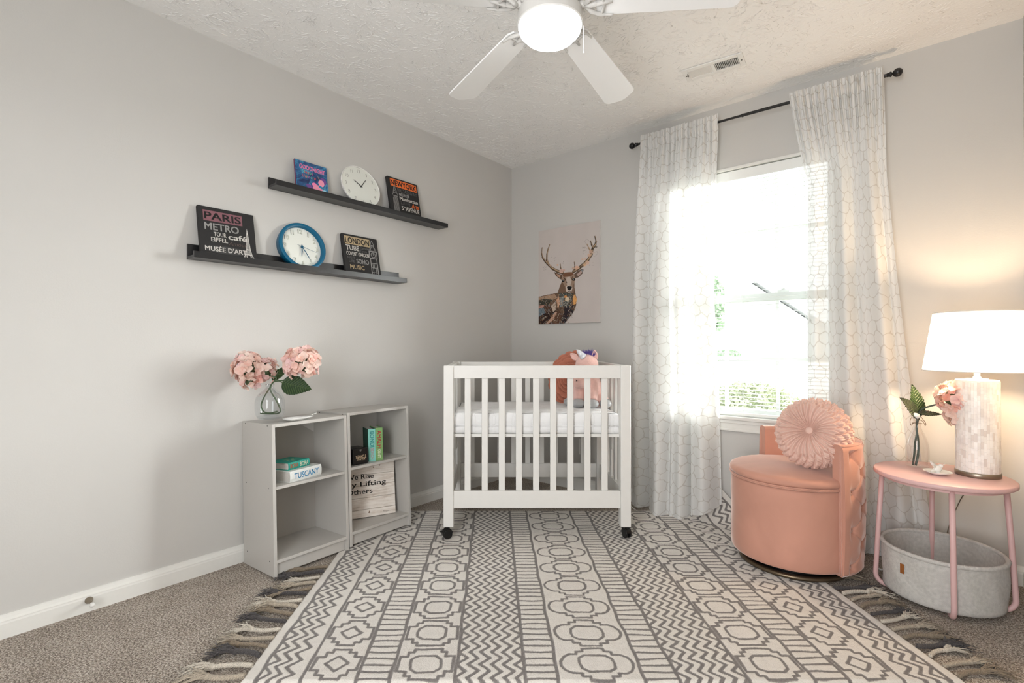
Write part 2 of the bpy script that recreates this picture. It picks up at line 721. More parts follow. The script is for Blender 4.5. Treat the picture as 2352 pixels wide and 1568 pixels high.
# small fixtures
ds = thing('door_stop', 'brushed door stop with white rubber tip on the baseboard', 'door stop', (0.014, -2.59, 0.045), (0, 0, 0))
M_nick = plain('brushed_nickel', (150, 140, 126), 0.35, 0.9)
MB(Matrix.Rotation(R(90), 4, 'Y')).lathe([(0, 0), (0.013, 0), (0.013, 0.003), (0.009, 0.008), (0.0055, 0.014), (0.0055, 0.05), (0, 0.05)], 20).build('stop_post', M_nick, ds, smooth=True)
MB(Matrix.Rotation(R(90), 4, 'Y')).lathe([(0, 0.05), (0.008, 0.05), (0.0085, 0.056), (0.006, 0.066), (0, 0.068)], 20).build('rubber_tip', M_white, ds, smooth=True)
wo = thing('wall_outlet', 'white wall outlet low behind the crib slats', 'outlet', (0.66, 0, 0.31))
MB().box(-0.035, 0.035, -0.006, 0, -0.057, 0.057).build('cover_plate', M_white, wo, bevel=0.002)
for z in (-0.02, 0.02):
    MB().box(-0.014, 0.014, -0.008, -0.006, z - 0.012, z + 0.012).build('socket', M_white, wo, bevel=0.002)

# ================================================================ outside
GZ = -0.15
def m_leaf(name, a, b, sc=4):
    t = NT(name)
    n = t.noise(sc, 4, 0.7, t.obj())
    return t.done(t.pbsdf(t.ramp(n.outputs[0], [(0.35, lin(a)), (0.65, lin(b))]), 0.9, spec=0.1))


M_grass = m_leaf('lawn_grass', (104, 126, 84), (124, 142, 104), 3)
M_tree = m_leaf('tree_leaves', (140, 158, 134), (178, 192, 170), 2)
M_bush = m_leaf('shrub_leaves', (128, 138, 108), (212, 212, 192), 12)
M_conc = plain('pale_concrete', (224, 223, 220), 0.9, grain=0.03)
M_siding = plain('pale_siding', (196, 196, 196), 0.8)
M_roof = plain('grey_shingle', (160, 160, 162), 0.9, grain=0.1)
M_shut = plain('dusty_shutter', (150, 124, 146), 0.8)
struct(MB().box(-90, 60, 0.13, 95, GZ - 0.2, GZ).build('ground', M_grass))
dr = MB()
p = [cw(6.6, 14), cw(19, 14.5), cw(22, 37), cw(20, 37.3)]
p = [Vector(q) for q in (cw(-3.0, 7.2), cw(12, 7.2), cw(30, 36), cw(15, 36))]  # driveway widened and brought near the window to bounce light onto the ceiling
dr.prism([(q.x, q.y) for q in p][::-1], GZ, GZ + 0.02)
struct(dr.build('path_driveway', M_conc))
st = MB().prism([(q.x, q.y) for q in (cw(-10, 22), cw(30, 22), cw(30, 29), cw(-10, 29))][::-1], GZ, GZ + 0.015)
struct(st.build('path_street', M_conc))
hs = thing('neighbour_house', 'pale gabled house with a garage seen through the blind', 'house', cw(19.5, 37.5, GZ), (0, 0, R(YAW)))
MB().poly([(-6.6, 0), (5.5, 0), (5.5, 2.9), (3.4, 2.9), (-1.2, 5.9), (-5.6, 2.6), (-6.6, 2.6)], 0, 5).build('wall', M_siding, hs)
rf = MB()
for (x0, z0, x1, z1) in ((-6.2, 2.25, -1.2, 6.0), (-1.2, 6.0, 5.4, 1.7)):
    rf.add([(x0, -0.4, z0), (x1, -0.4, z1), (x1, 5.4, z1), (x0, 5.4, z0), (x0, -0.4, z0 + 0.28), (x1, -0.4, z1 + 0.28), (x1, 5.4, z1 + 0.28), (x0, 5.4, z0 + 0.28)],
           [(0, 3, 2, 1), (4, 5, 6, 7), (0, 1, 5, 4), (1, 2, 6, 5), (2, 3, 7, 6), (3, 0, 4, 7)])
rf.build('roof', M_roof, hs)
MB().box(-3.9, 1.2, -0.04, 0.02, 0.02, 2.25).build('garage_door', M_conc, hs)
MB().box(-10.5, -6.6, 1.6, 5, 0, 5.2).build('wing', M_siding, hs)
for x in (-9.7, -7.6):
    MB().box(x, x + 0.25, 1.54, 1.6, 2.9, 4.4).build('shutter', M_shut, hs)
MB().box(-9.4, -7.7, 1.55, 1.6, 2.9, 4.4).build('window', plain('far_pane', (140, 160, 172), 0.2), hs)
MB().box(-9.7, -9.4, 1.54, 1.6, 0.4, 2.1).build('shutter', M_shut, hs)


def blob_plant(name, label, cat, loc, r, h, mat, n, leaf, group=None, trunk=0.0):
    t = thing(name, label, cat, loc, group=group)
    rnd = random.Random(len(name) * 7 + n)
    m = MB()
    for i in range(n):
        th, ph = rnd.uniform(0, 6.283), math.acos(rnd.uniform(-0.6, 1))
        k = rnd.uniform(0.7, 1.02)
        c = Vector((r * k * math.sin(ph) * math.cos(th), r * k * math.sin(ph) * math.sin(th), trunk + h * 0.5 + h * 0.5 * k * math.cos(ph)))
        q = Euler((rnd.uniform(0, 6), rnd.uniform(0, 6), 0)).to_matrix()
        s = leaf * rnd.uniform(0.6, 1.2)
        m.add([tuple(c + q @ Vector(v) * s) for v in ((-1, 0, 0), (0, -0.5, 0.1), (1, 0, 0), (0, 0.5, 0.1))], [(0, 1, 2, 3)])
    o = m.build('foliage', mat, t, fix=False)
    o['kind'] = 'stuff'
    tr = MB().tube([(0, 0, 0), (0.02 * r, 0, trunk * 0.5 + h * 0.15), (0, 0.03 * r, trunk + h * 0.55)], [0.07 * r, 0.05 * r, 0.02 * r], 8)
    tr.build('trunk', M_roof, t)
    return t


blob_plant('garden_tree', 'leafy green tree left of the neighbouring house outside', 'tree', cw(10.6, 30, GZ), 2.3, 5.0, M_tree, 5000, 0.22, trunk=1.0)
blob_plant('garden_shrub', 'round green shrub at the foot of the neighbouring house', 'shrub', cw(14.6, 33.4, GZ), 0.9, 0.9, M_tree, 500, 0.12)
blob_plant('flowering_bush', 'low speckled bush just outside under the window', 'bush', (0.95, 3.3, GZ), 0.6, 0.74, M_bush, 4200, 0.035)
# ================================================================ rug
M_rug = NT('tufted_rug')
_t = M_rug
_att = _t.n('Attribute', attribute_name='weave')
_co = _t.obj()
_n1 = _t.noise(260, 3, 0.7, _co)
_n2 = _t.noise(30, 3, 0.6, _co)
_col = _t.ramp(_t.math('ADD', _t.math('MULTIPLY', _t.math('SUBTRACT', _n1.outputs[0], 0.5), 0.55), _att.outputs['Fac']),
               [(0.0, lin((231, 226, 219))), (0.28, lin((224, 218, 210))), (0.55, lin((146, 141, 138))), (1.0, lin((116, 111, 109)))])
_col = _t.mix(_t.math('MULTIPLY', _t.math('SUBTRACT', _n2.outputs[0], 0.4), 0.5, clamp=True), _col, lin((178, 170, 162)))
M_rug = _t.done(_t.pbsdf(_col, 0.95, 0, _t.bump(_n1.outputs[0], 0.7, 0.006), spec=0.1, sheen=0.15))

RL, RD = 1.103, 0.775                  # half width (across) and half depth
RC = cw(0.248, 2.277)
RA = R(41.5)
rug = thing('area_rug', 'cream rug with charcoal tribal stripes and braided fringe under the crib', 'rug', (RC.x, RC.y, 0), (0, 0, R(YAW)))
DV = (-math.sin(RA), math.cos(RA))
nu, nv = 552, 388
U, V = np.meshgrid(np.linspace(-RL, RL, nu), np.linspace(-RD, RD, nv))


def seg_d(px, py, ax, ay, bx, by):
    dx, dy = bx - ax, by - ay
    L = dx * dx + dy * dy + 1e-12
    t = np.clip(((px - ax) * dx + (py - ay) * dy) / L, 0, 1)
    return np.hypot(px - ax - t * dx, py - ay - t * dy)


def poly_d(px, py, pts):
    d = np.full(px.shape, 9.0)
    for (a, b) in zip(pts[:-1], pts[1:]):
        d = np.minimum(d, seg_d(px, py, a[0], a[1], b[0], b[1]))
    return d


rs = np.random.RandomState(5)


def wob(x, y, f, ph):
    return np.sin(x * f + ph) * np.cos(y * f * 0.8 + ph * 2.1)


Ux = U + 0.0022 * (wob(U, V, 55, 0.4) + wob(U, V, 23, 2.0))
Vx = V + 0.0022 * (wob(V, U, 60, 1.1) + wob(V, U, 21, 0.2))
A = np.abs(Ux)
P = 0.171
vm = np.abs((Vx + RD) % P - P / 2)                # distance from motif row centre
D = np.full(U.shape, 9.0)                         # distance to a dark line minus its half width


def put(mask, d, w):
    global D
    D = np.where(mask, np.minimum(D, d - w), D)


al = np.ones(U.shape, bool)
for e in (0.133, 0.235, 0.449, 0.650, 0.752, 0.921, 1.060):
    put(al, np.abs(A - e), 0.0055)
# centre medallions
put(A < 0.13, poly_d(A, vm, [(0, .078), (.036, .078), (.036, .062), (.058, .062), (.058, .046), (.084, .046), (.104, .034), (.115, .014), (.116, 0)]), .0048)
put(A < 0.13, poly_d(A, vm, [(0, .040), (.034, .040), (.053, .024), (.057, 0)]), .005)
# ladders
for a0, a1 in ((0.133, 0.235), (0.650, 0.752)):
    rp = P / 5.2
    d = np.abs((Vx + RD + 0.004) % rp - rp / 2)
    put((A > a0) & (A < a1), d, .0046)


def tri(x):
    return 2 * np.abs(2 * ((x % 1.0)) - 1) - 1


def zig(a0, a1, per, lines, amp, flip=False, width=.0055):
    w = A - a0
    ph = Vx / per
    z = tri(ph) * 0.75 + 0.25 * np.sin(2 * np.pi * (ph + 0.25))
    for c in lines:
        slope = 1 / math.hypot(1, 2 * amp * 2 / per)
        put((A > a0) & (A < a1), np.abs(w - (c + amp * z)) * slope, width)


zig(0.235, 0.449, 0.0632, [0.0155 + 0.0366 * k for k in range(6)], 0.0150)
zig(0.921, 1.060, 0.0672, [0.139 - c for c in (0.017, 0.053, 0.090)], -0.0165)
# stepped circles
w = np.abs(A - 0.5495)
mk = (A > 0.452) & (A < 0.647)
put(mk, poly_d(w, vm, [(0, .076), (.045, .076), (.045, .060), (.062, .060), (.062, .038), (.088, .038), (.088, 0)]), .0052)
put(mk, poly_d(w, vm, [(0, .041), (.028, .041), (.048, .024), (.050, 0)]), .005)
# stepped diamonds
w = np.abs(A - 0.8365)
mk = (A > 0.755) & (A < 0.918)
put(mk, poly_d(w, vm, [(0, .074), (.028, .074), (.028, .056), (.048, .056), (.048, .034), (.072, .034), (.072, 0)]), .0052)
put(mk, poly_d(w, vm, [(0, .036), (.037, 0)]), .005)
weave = np.clip(0.5 - D / 0.0045, 0, 1)
weave = np.where(A > 1.068, 0, weave)
weave = weave * (0.82 + 0.18 * rs.rand(*U.shape))

ca, sa = math.cos(R(YAW)), math.sin(R(YAW))
GX = RC.x + U * ca + V * DV[0]
GY = RC.y + U * sa + V * DV[1]
Z0 = 0.010 - 0.0016 * weave + 0.0012 * rs.rand(*U.shape)
Z0 += 0.0015 * np.sin(U * 7) * np.cos(V * 6)
edge = np.minimum(RL - np.abs(U), RD - np.abs(V))
Z0 = np.where(edge < 0.008, np.maximum(0.002, Z0 - (0.008 - edge)), Z0)
# far corner that meets the window wall rides up it
bs, br_ = -0.155, 0.15


def ride(gx, gy, z):
    s = np.maximum(gy - bs, 0)
    th = np.minimum(s / br_, R(62))
    ex = np.maximum(s - br_ * R(62), 0)
    ny = np.where(gy > bs, bs + br_ * np.sin(th) * 0.98 + ex * math.cos(R(62)) * 0.3, gy)
    nz = z + br_ * (1 - np.cos(th)) + ex * math.sin(R(62))
    return ny, nz


GY2, Z1 = ride(GX, GY, Z0)
GY2 = np.minimum(GY2, -0.024)
lx = (GX - RC.x) * ca + (GY2 - RC.y) * sa
ly = -(GX - RC.x) * sa + (GY2 - RC.y) * ca
me = bpy.data.meshes.new('rug_field')
idx = np.arange(nu * nv).reshape(nv, nu)
q = np.stack([idx[:-1, :-1], idx[:-1, 1:], idx[1:, 1:], idx[1:, :-1]], -1).reshape(-1, 4)
keep = (GX.ravel()[q].min(1) > 0.05)
q = q[keep]
me.vertices.add(nu * nv)
me.vertices.foreach_set('co', np.stack([lx, ly, Z1], -1).astype('f').ravel())
me.loops.add(len(q) * 4)
me.loops.foreach_set('vertex_index', q.ravel().astype('i'))
me.polygons.add(len(q))
me.polygons.foreach_set('loop_start', np.arange(0, len(q) * 4, 4, dtype='i'))
me.polygons.foreach_set('loop_total', np.full(len(q), 4, 'i'))
me.polygons.foreach_set('use_smooth', np.ones(len(q), bool))
me.update(calc_edges=True)
at = me.attributes.new('weave', 'FLOAT', 'POINT')
at.data.foreach_set('value', weave.astype('f').ravel())
me.materials.append(M_rug)
o = bpy.data.objects.new('rug_field', me)
COL.objects.link(o)
o.parent = rug

# fringe: braided cords with loose ends
TCOL = {'charcoal': (84, 80, 80), 'cream': (212, 203, 189), 'oat': (184, 172, 155), 'taupe': (146, 132, 114)}


def m_yarn(k, c):
    t = NT('yarn_' + k)
    co = t.obj()
    n = t.noise(420, 2, 0.6, co)
    cl = lin(c)
    col = t.ramp(n.outputs[0], [(0.3, tuple(x * 0.62 for x in cl[:3]) + (1,)), (0.6, cl)])
    return t.done(t.pbsdf(col, 0.95, 0, t.bump(n.outputs[0], 0.6, 0.003), spec=0.1, sheen=0.2))


tass = {}
for k, c in TCOL.items():
    mt = m_yarn(k, c)
    for vv in range(3):
        rnd = random.Random(vv * 17 + len(k))
        m = MB()
        L = 0.074 + 0.012 * vv
        bend = (rnd.uniform(-1, 1)) * 0.012
        pts = [(L * t, bend * math.sin(t * 2.6), 0.012 + 0.003 * math.sin(t * 5)) for t in [i / 10 for i in range(11)]]
        # three-strand braid
        for s3 in range(3):
            bp = []
            for i in range(41):
                t = i / 40
                a = t * L / 0.019 * 2 * math.pi + s3 * 2.094
                x, y, z = L * t, bend * math.sin(t * 2.6), 0.0115
                bp.append((x, y + 0.0036 * math.sin(a), z + 0.0032 * math.cos(a)))
            m.tube(bp, 0.0037, 5)
        ex, ey = pts[-1][0], pts[-1][1]
        m.ball((ex, ey, 0.0115), 0.0085, 0.0085, 0.008, 8, 6)
        for i in range(40):
            an = rnd.uniform(-0.36, 0.36)
            l2 = rnd.uniform(0.05, 0.085)
            cu = rnd.uniform(-0.5, 0.5)
            sp = []
            for j in range(5):
                t = j / 4
                sp.append((ex + l2 * t * math.cos(an + cu * t), ey + l2 * t * math.sin(an + cu * t) + 0.006 * math.sin(an * 9) * (1 - t), 0.012 + rnd.uniform(-0.005, 0.006) + 0.008 * math.sin(t * 3) * (1 - t) - 0.003 * t))
            m.tube(sp, [0.0016, 0.0019, 0.0017, 0.0014, 0.0007], 4)
        om = m.build('tassel', mt, None, smooth=True, fix=False)
        tass[(k, vv)] = om.data
        COL.objects.unlink(om)
        bpy.data.objects.remove(om)
order = ['charcoal', 'cream', 'oat', 'taupe']
rnd = random.Random(3)
for side in (-1, 1):
    nT = 31
    for i in range(nT):
        v = RD - 0.02 - i * (2 * RD - 0.04) / (nT - 1)
        u = side * (RL - 0.004)
        wx, wy = RC.x + u * ca + v * DV[0], RC.y + u * sa + v * DV[1]
        ang = RA + (math.pi if side < 0 else 0) + rnd.uniform(-0.22, 0.22) + (0.10 if side > 0 else -0.10)
        if side < 0 and (wx < 0.36 and wy > -1.80):
            continue
        if wy > -0.20:
            continue
        if side < 0 and wx < 0.55:
            # crowd against the bookcase front
            ang = RA + math.pi + 0.35
        o = bpy.data.objects.new('tassel', tass[(order[(i + (1 if side > 0 else 0)) % 4], rnd.randrange(3))])
        COL.objects.link(o)
        o.parent = rug
        o.location = ((wx - RC.x) * ca + (wy - RC.y) * sa, -(wx - RC.x) * sa + (wy - RC.y) * ca, 0.0)
        o.rotation_euler = (0, 0, ang - RA)
        o.scale = (rnd.uniform(1.0, 1.3),) * 3

# ================================================================ crib
crib = thing('crib', 'white slatted mini crib on black casters in the corner', 'crib', cw(-0.362, 2.60), (0, 0, R(YAW)))
CW_, CD_ = 0.990, 0.648
PZ0, PZ1, PW = 0.071, 0.924, 0.054
SH = Matrix(((1, -0.042, 0, 0), (0, 1, 0, 0), (0, 0, 1, 0), (0, 0, 0, 1)))
M_crib = plain('white_crib_paint', (228, 227, 223), 0.38, grain=0.012, gscale=25, spec=0.45)


def cb(name, x0, x1, y0, y1, z0, z1, bv=0.0025):
    return MB(SH).box(x0, x1, y0, y1, z0, z1).build(name, M_crib, crib, bevel=bv)


for x0 in (0, CW_ - PW):
    for y0 in (0, CD_ - PW):
        cb('post', x0, x0 + PW, y0, y0 + PW, PZ0, PZ1, 0.004)
TR0, BR0, BR1 = 0.855, 0.171, 0.261
for y0 in (0.006, CD_ - 0.034):
    cb('top_rail', PW, CW_ - PW, y0, y0 + 0.028, TR0, PZ1 - 0.001)
    cb('bottom_rail', PW, CW_ - PW, y0, y0 + 0.028, BR0, BR1)
    n = 9
    for i in range(n):
        xc = 0.1275 + 0.0908 * i
        cb('slat', xc - 0.0165, xc + 0.0165, y0 + 0.008, y0 + 0.022, BR1 - 0.001, TR0 + 0.001, 0.003)
for x0 in (0.010, CW_ - 0.038):
    cb('side_top_rail', x0, x0 + 0.028, PW, CD_ - PW, TR0, PZ1 - 0.001)
    cb('side_bottom_rail', x0, x0 + 0.028, PW, CD_ - PW, BR0, BR1)
    for i in range(5):
        yc = PW + 0.09 * (i + 1)
        cb('slat', x0 + 0.007, x0 + 0.021, yc - 0.0165, yc + 0.0165, BR1 - 0.001, TR0 + 0.001, 0.003)
for x in (0.045, CW_ - 0.055):
    cb('support_bracket', x, x + 0.012, 0.20, 0.26, 0.44, 0.55)
MB(SH).box(0.041, CW_ - 0.041, 0.037, CD_ - 0.037, 0.540, 0.556).build('support_board', M_crib, crib, bevel=0.001)
M_plast = plain('black_caster_plastic', (14, 14, 14), 0.35)
for (x, y, a) in ((0.02, 0.01, 25), (CW_ - 0.02, 0.02, -70), (0.03, CD_ - 0.05, 60), (CW_ - 0.03, CD_ - 0.04, -40)):
    cs = MB()
    Mz = Matrix.Translation((x - 0.042 * y, y, 0)) @ Matrix.Rotation(R(a), 4, 'Z')
    cs.M = Mz
    for yy in (-0.017, 0.005):
        cs.tube([(0, yy, 0.036), (0, yy + 0.012, 0.036)], 0.0245, 24)
    cs.tube([(0, -0.005, 0.036), (0, 0.005, 0.036)], 0.010, 12)
    c1 = cs.build('caster_wheel', M_plast, crib, bevel=0.003)
    hh = MB(Mz)
    n = 14
    vs, fs = [], []
    for i in range(n):
        an = R(10) + R(175) * i / (n - 1)
        for yy in (-0.015, 0.015):
            vs.append((0.0275 * math.cos(an), yy, 0.037 + 0.0275 * math.sin(an)))
    for i in range(n - 1):
        fs.append((2 * i, 2 * i + 1, 2 * i + 3, 2 * i + 2))
    hh.add(vs, fs)
    hh.cyl((0.006, 0, 0.060), (0.006, 0, 0.073), 0.008, seg=12)
    hh.box(-0.042, -0.024, -0.008, 0.008, 0.051, 0.055)
    h_ = hh.build('caster_housing', M_plast, crib)
    md = h_.modifiers.new('t', 'SOLIDIFY')
    md.thickness = 0.0025

# mattress lies in the crib: a thing of its own
def m_quilt():
    t = NT('white_quilted_cotton')
    co = t.obj()
    rot = t.n('VectorRotate', {'Vector': co, 'Angle': R(45)}, rotation_type='Z_AXIS')
    sp = t.n('SeparateXYZ', {0: rot.outputs[0]})
    g = t.math('MULTIPLY', t.math('ABSOLUTE', t.math('SINE', t.math('MULTIPLY', sp.outputs[0], 42.0))), t.math('ABSOLUTE', t.math('SINE', t.math('MULTIPLY', sp.outputs[1], 42.0))))
    g = t.math('POWER', g, 0.3)
    n = t.noise(14, 3, 0.6, co)
    h = t.math('ADD', t.math('MULTIPLY', g, 0.8), t.math('MULTIPLY', n.outputs[0], 1.2))
    return t.done(t.pbsdf(lin((236, 236, 236)), 0.85, 0, t.bump(h, 0.55, 0.012), spec=0.2, sheen=0.3))


M_quilt = m_quilt()
mat_ = thing('crib_mattress', 'white quilted mattress lying on the crib board', 'mattress', cw(-0.362, 2.60, 0.5565), (0, 0, R(YAW)))
mm = MB(SH)
x0, x1, y0, y1 = 0.046, CW_ - 0.046, 0.044, CD_ - 0.044


def matf(u, v, top=0.112):
    # v runs around the side from bottom centre up over the edge
    return None


nx_, ny_ = 60, 40
vs, fs = [], []
for layer in range(7):
    zf = [0.0, 0.006, 0.030, 0.0415, 0.053, 0.090, 0.108][layer]
    ins = [0.012, 0.0, 0.0, 0.006, 0.0, 0.001, 0.014][layer]
    ring = []
    for k in range(200):
        t = k / 200 * 4
        s = int(t)
        f_ = t - s
        c = 0.02
        a, b_ = x0 + ins, x1 - ins
        p, q_ = y0 + ins, y1 - ins
        pt = [(lerp(a, b_, f_), p), (b_, lerp(p, q_, f_)), (lerp(b_, a, f_), q_), (a, lerp(q_, p, f_))][s]
        wv = 0.0022 * math.sin(k * 0.9 + layer) * (1 if layer in (2, 5) else 0.3)
        ring.append((pt[0] + wv * 0.5, pt[1] + wv, zf + 0.0022 * math.sin(k * 0.5)))
    vs += ring
for l in range(6):
    for k in range(200):
        k2 = (k + 1) % 200
        fs.append((l * 200 + k, l * 200 + k2, (l + 1) * 200 + k2, (l + 1) * 200 + k))
fs.append(tuple(range(199, -1, -1)))
mm.add(vs, fs)
mm.build('mattress_side', M_quilt, mat_, smooth=True, fix=False)
tp = MB(SH)
tp.grid(60, 40, lambda u, v: (lerp(x0 + 0.014, x1 - 0.014, u), lerp(y0 + 0.014, y1 - 0.014, v),
        0.108 + 0.008 * min(1, 6 * min(u, 1 - u), 5 * min(v, 1 - v)) + 0.0025 * math.sin(u * 23 + v * 9) * math.sin(v * 17) + 0.012 * max(0, 1 - u * 9) * math.sin(v * 6)))
tp.build('mattress_top', M_quilt, mat_, smooth=True)
tb = [(x0, y0 - 0.001), (x1, y0 - 0.001), (x1, y1), (x0, y1)]
MB(SH).tube([(a, b_, 0.0415) for a, b_ in tb], 0.003, 6, closed=True).build('piping', M_quilt, mat_, smooth=True)
# ================================================================ bookcases
M_case = plain('pale_grey_laminate', (188, 185, 180), 0.42, grain=0.008, gscale=90, spec=0.4)
M_hole = plain('dark_hole', (22, 20, 18), 0.8)
LEAN = R(-2.44)
UN = [((0.316, -2.018, 0.012), 91.6, 0.377), ((0.305, -1.637, 0.022), 91.4, 0.392)]
labels = ['pale grey two-shelf bookcase with the vase on top', 'pale grey two-shelf bookcase next to the crib, standing on the rug']
BH, BD, TH = 0.668, 0.288, 0.015
SH1, SH0 = 0.390, 0.070
case_M = []
for (loc, rz, Wd), lb in zip(UN, labels):
    b = thing('bookcase', lb, 'bookcase', loc, (LEAN, 0, R(rz)), 'pair of grey bookcases on the left wall')
    Mx = Matrix.Translation(loc) @ Euler((LEAN, 0, R(rz))).to_matrix().to_4x4()
    case_M.append(Mx)

    def bb(name, *a, bv=0.0008):
        return MB().box(*a).build(name, M_case, b, bevel=bv)
    bb('side_panel', 0, TH, 0, BD, 0, BH)
    bb('side_panel', Wd - TH, Wd, 0, BD, 0, BH)
    bb('top_board', TH, Wd - TH, 0, BD, BH - TH, BH - 0.0005)
    bb('shelf', TH, Wd - TH, 0.006, BD - 0.006, SH1 - 0.013, SH1)
    bb('bottom_shelf', TH, Wd - TH, 0.001, BD - 0.006, SH0 - 0.014, SH0)
    bb('plinth', TH, Wd - TH, 0.018, 0.032, 0.002, SH0 - 0.014)
    MB().box(TH, Wd - TH, BD - 0.006, BD - 0.002, SH0 - 0.01, BH - TH).build('back_panel', plain('case_back_board', (168, 164, 158), 0.6), b)  # darker than the laminate: shade of the cubbies put into its colour
    for z in (BH - 0.008, SH1 - 0.007, SH0 - 0.007):
        for y in (0.04, BD - 0.035):
            MB().cyl((-0.0004, y, z), (0.001, y, z), 0.0028, seg=10).build('screw_hole', M_hole, b)


def in_case(k, x, y, z, rz=0.0, rx=0.0):
    """location and rotation of something standing in bookcase k"""
    Mx = case_M[k] @ Matrix.Translation((x, y, z)) @ Matrix.Rotation(R(rz), 4, 'Z') @ Matrix.Rotation(R(rx), 4, 'X')
    return Mx.to_translation(), Mx.to_euler()


def book(name, label, k, x, y, z, rz, L, Dp, T, cover, lying=True, group=None, spine=None):
    """book whose spine is its local front; lying flat or standing up"""
    loc, rot = in_case(k, x, y, z, rz)
    b = thing(name, label, 'book', loc, rot, group)
    M_pages = plain('page_edges', (196, 192, 186), 0.8, grain=0.06, gscale=200)
    cv = spine or cover
    c = 0.0025
    if lying:
        MB().box(0, L, 0.004, Dp, 0, c).box(0, L, 0.004, Dp, T - c, T).build('cover', cover, b, bevel=0.0006)
        n = 9
        pts = []
        for i in range(n):
            a = math.pi * i / (n - 1)
            pts.append((0.006 - 0.006 * math.sin(a), T / 2 - T / 2 * math.cos(a)))
        vs = [(xx, yy, zz) for xx in (0, L) for yy, zz in pts] + [(xx, yy + 0.002, zz) for xx in (0, L) for yy, zz in pts]
        fs = [(i, i + 1, n + i + 1, n + i) for i in range(n - 1)]
        fs += [(2 * n + i, 3 * n + i, 3 * n + i + 1, 2 * n + i + 1) for i in range(n - 1)]
        fs += [(i, 2 * n + i, 2 * n + i + 1, i + 1) for i in range(n - 1)] + [(n + i, n + i + 1, 3 * n + i + 1, 3 * n + i) for i in range(n - 1)]
        MB().add(vs, fs).build('spine', cv, b)
        MB().box(0.004, L - 0.004, 0.007, Dp - 0.005, c, T - c).build('pages', M_pages, b)
    else:
        MB().box(0, c, 0.003, Dp, 0, L).box(T - c, T, 0.003, Dp, 0, L).build('cover', cover, b, bevel=0.0006)
        MB().box(0, T, 0, 0.0035, 0, L).build('spine', cv, b, bevel=0.0015)
        MB().box(c, T - c, 0.004, Dp - 0.005, 0.004, L - 0.004).build('pages', M_pages, b)
    return b


M_tus = plain('white_book_cloth', (216, 219, 216), 0.55)
M_teal = plain('teal_book_cloth', (22, 148, 132), 0.5)
M_blue = plain('sky_blue_print', (78, 158, 205), 0.6)
M_orng = plain('orange_print', (212, 112, 66), 0.6)
M_cream = plain('cream_print', (226, 228, 205), 0.6)
M_sage = plain('sage_print', (150, 190, 150), 0.6)
M_umb = plain('umber_print', (70, 78, 66), 0.6)
bk = book('book', 'thick white book lettered TUSCANY in blue, lying on the shelf', 0, 0.090, 0.018, SH1, 11, 0.180, 0.135, 0.050, M_tus)
lettering(bk, 'TUSCANY', 0.022, 0.0125, -0.0004, 0.026, M_blue, w=0.140, bold=0.010, depth=0)
bk = book('book', 'small teal book lettered BORA BORA lying on the white book', 0, 0.100, 0.050, SH1 + 0.0505, 14, 0.124, 0.132, 0.034, M_teal)
lettering(bk, 'BORA', 0.010, 0.0075, -0.0004, 0.020, M_orng, w=0.046, bold=0.004, depth=0)
lettering(bk, 'BORA', 0.066, 0.0075, -0.0004, 0.020, M_cream, w=0.050, bold=0.010, depth=0)
for i in range(6):
    a = R(60 * i + 15)
    pts = []
    for j in range(13):
        t = j / 12
        wdt = 0.0055 * math.sin(math.pi * t)
        pts.append((0.006 + 0.026 * t, wdt))
    pts = pts + [(x, -y) for x, y in pts[::-1]][1:-1]
    q = [(0.068 + x * math.cos(a) - y * math.sin(a), 0.066 + x * math.sin(a) * 1.2 + y * math.cos(a)) for x, y in pts]
    me = bpy.data.meshes.new('printed_flower')
    me.from_pydata([(x, y, 0.0343) for x, y in q], [], [tuple(range(len(q)))])
    me.materials.append(M_sage)
    o = bpy.data.objects.new('printed_flower', me)
    COL.objects.link(o)
    o.parent = bk
lettering(bk, 'BORA BORA', 0.062, 0.018, 0.0343, 0.008, M_umb, w=0.06, align='CENTER', face='TOP', depth=0)

M_aqua = plain('aqua_book_cloth', (128, 196, 184), 0.55)
M_dteal = plain('deep_teal_print', (30, 138, 140), 0.6)
M_green = plain('green_book_cloth', (118, 158, 98), 0.55)
M_redp = plain('crimson_print', (186, 40, 58), 0.6)
M_rose = plain('rose_print', (176, 108, 124), 0.6)
M_dark_cv = plain('dark_green_cover', (34, 74, 60), 0.55)
bk = book('book', 'upright aqua book lettered BONDI BEACH', 1, 0.158, 0.052, SH1, -22, 0.172, 0.118, 0.0385, M_dark_cv, lying=False, spine=M_aqua)
lettering(bk, 'BONDI', 0.010, 0.158, -0.0004, 0.021, M_dteal, w=0.083, bold=0.010, rot=-math.pi / 2, depth=0)
lettering(bk, 'BEACH', 0.012, 0.070, -0.0004, 0.015, M_rose, w=0.060, bold=0.0, rot=-math.pi / 2, depth=0)
bk = book('book', 'upright green book lettered AMALFI COAST', 1, 0.1945, 0.0373, SH1, -22, 0.175, 0.118, 0.0385, M_green, lying=False)
lettering(bk, 'AMALFI', 0.009, 0.160, -0.0004, 0.021, M_redp, w=0.094, bold=0.010, rot=-math.pi / 2, depth=0)
lettering(bk, 'COAST', 0.011, 0.060, -0.0004, 0.014, M_cream, w=0.046, bold=0.02, rot=-math.pi / 2, depth=0)

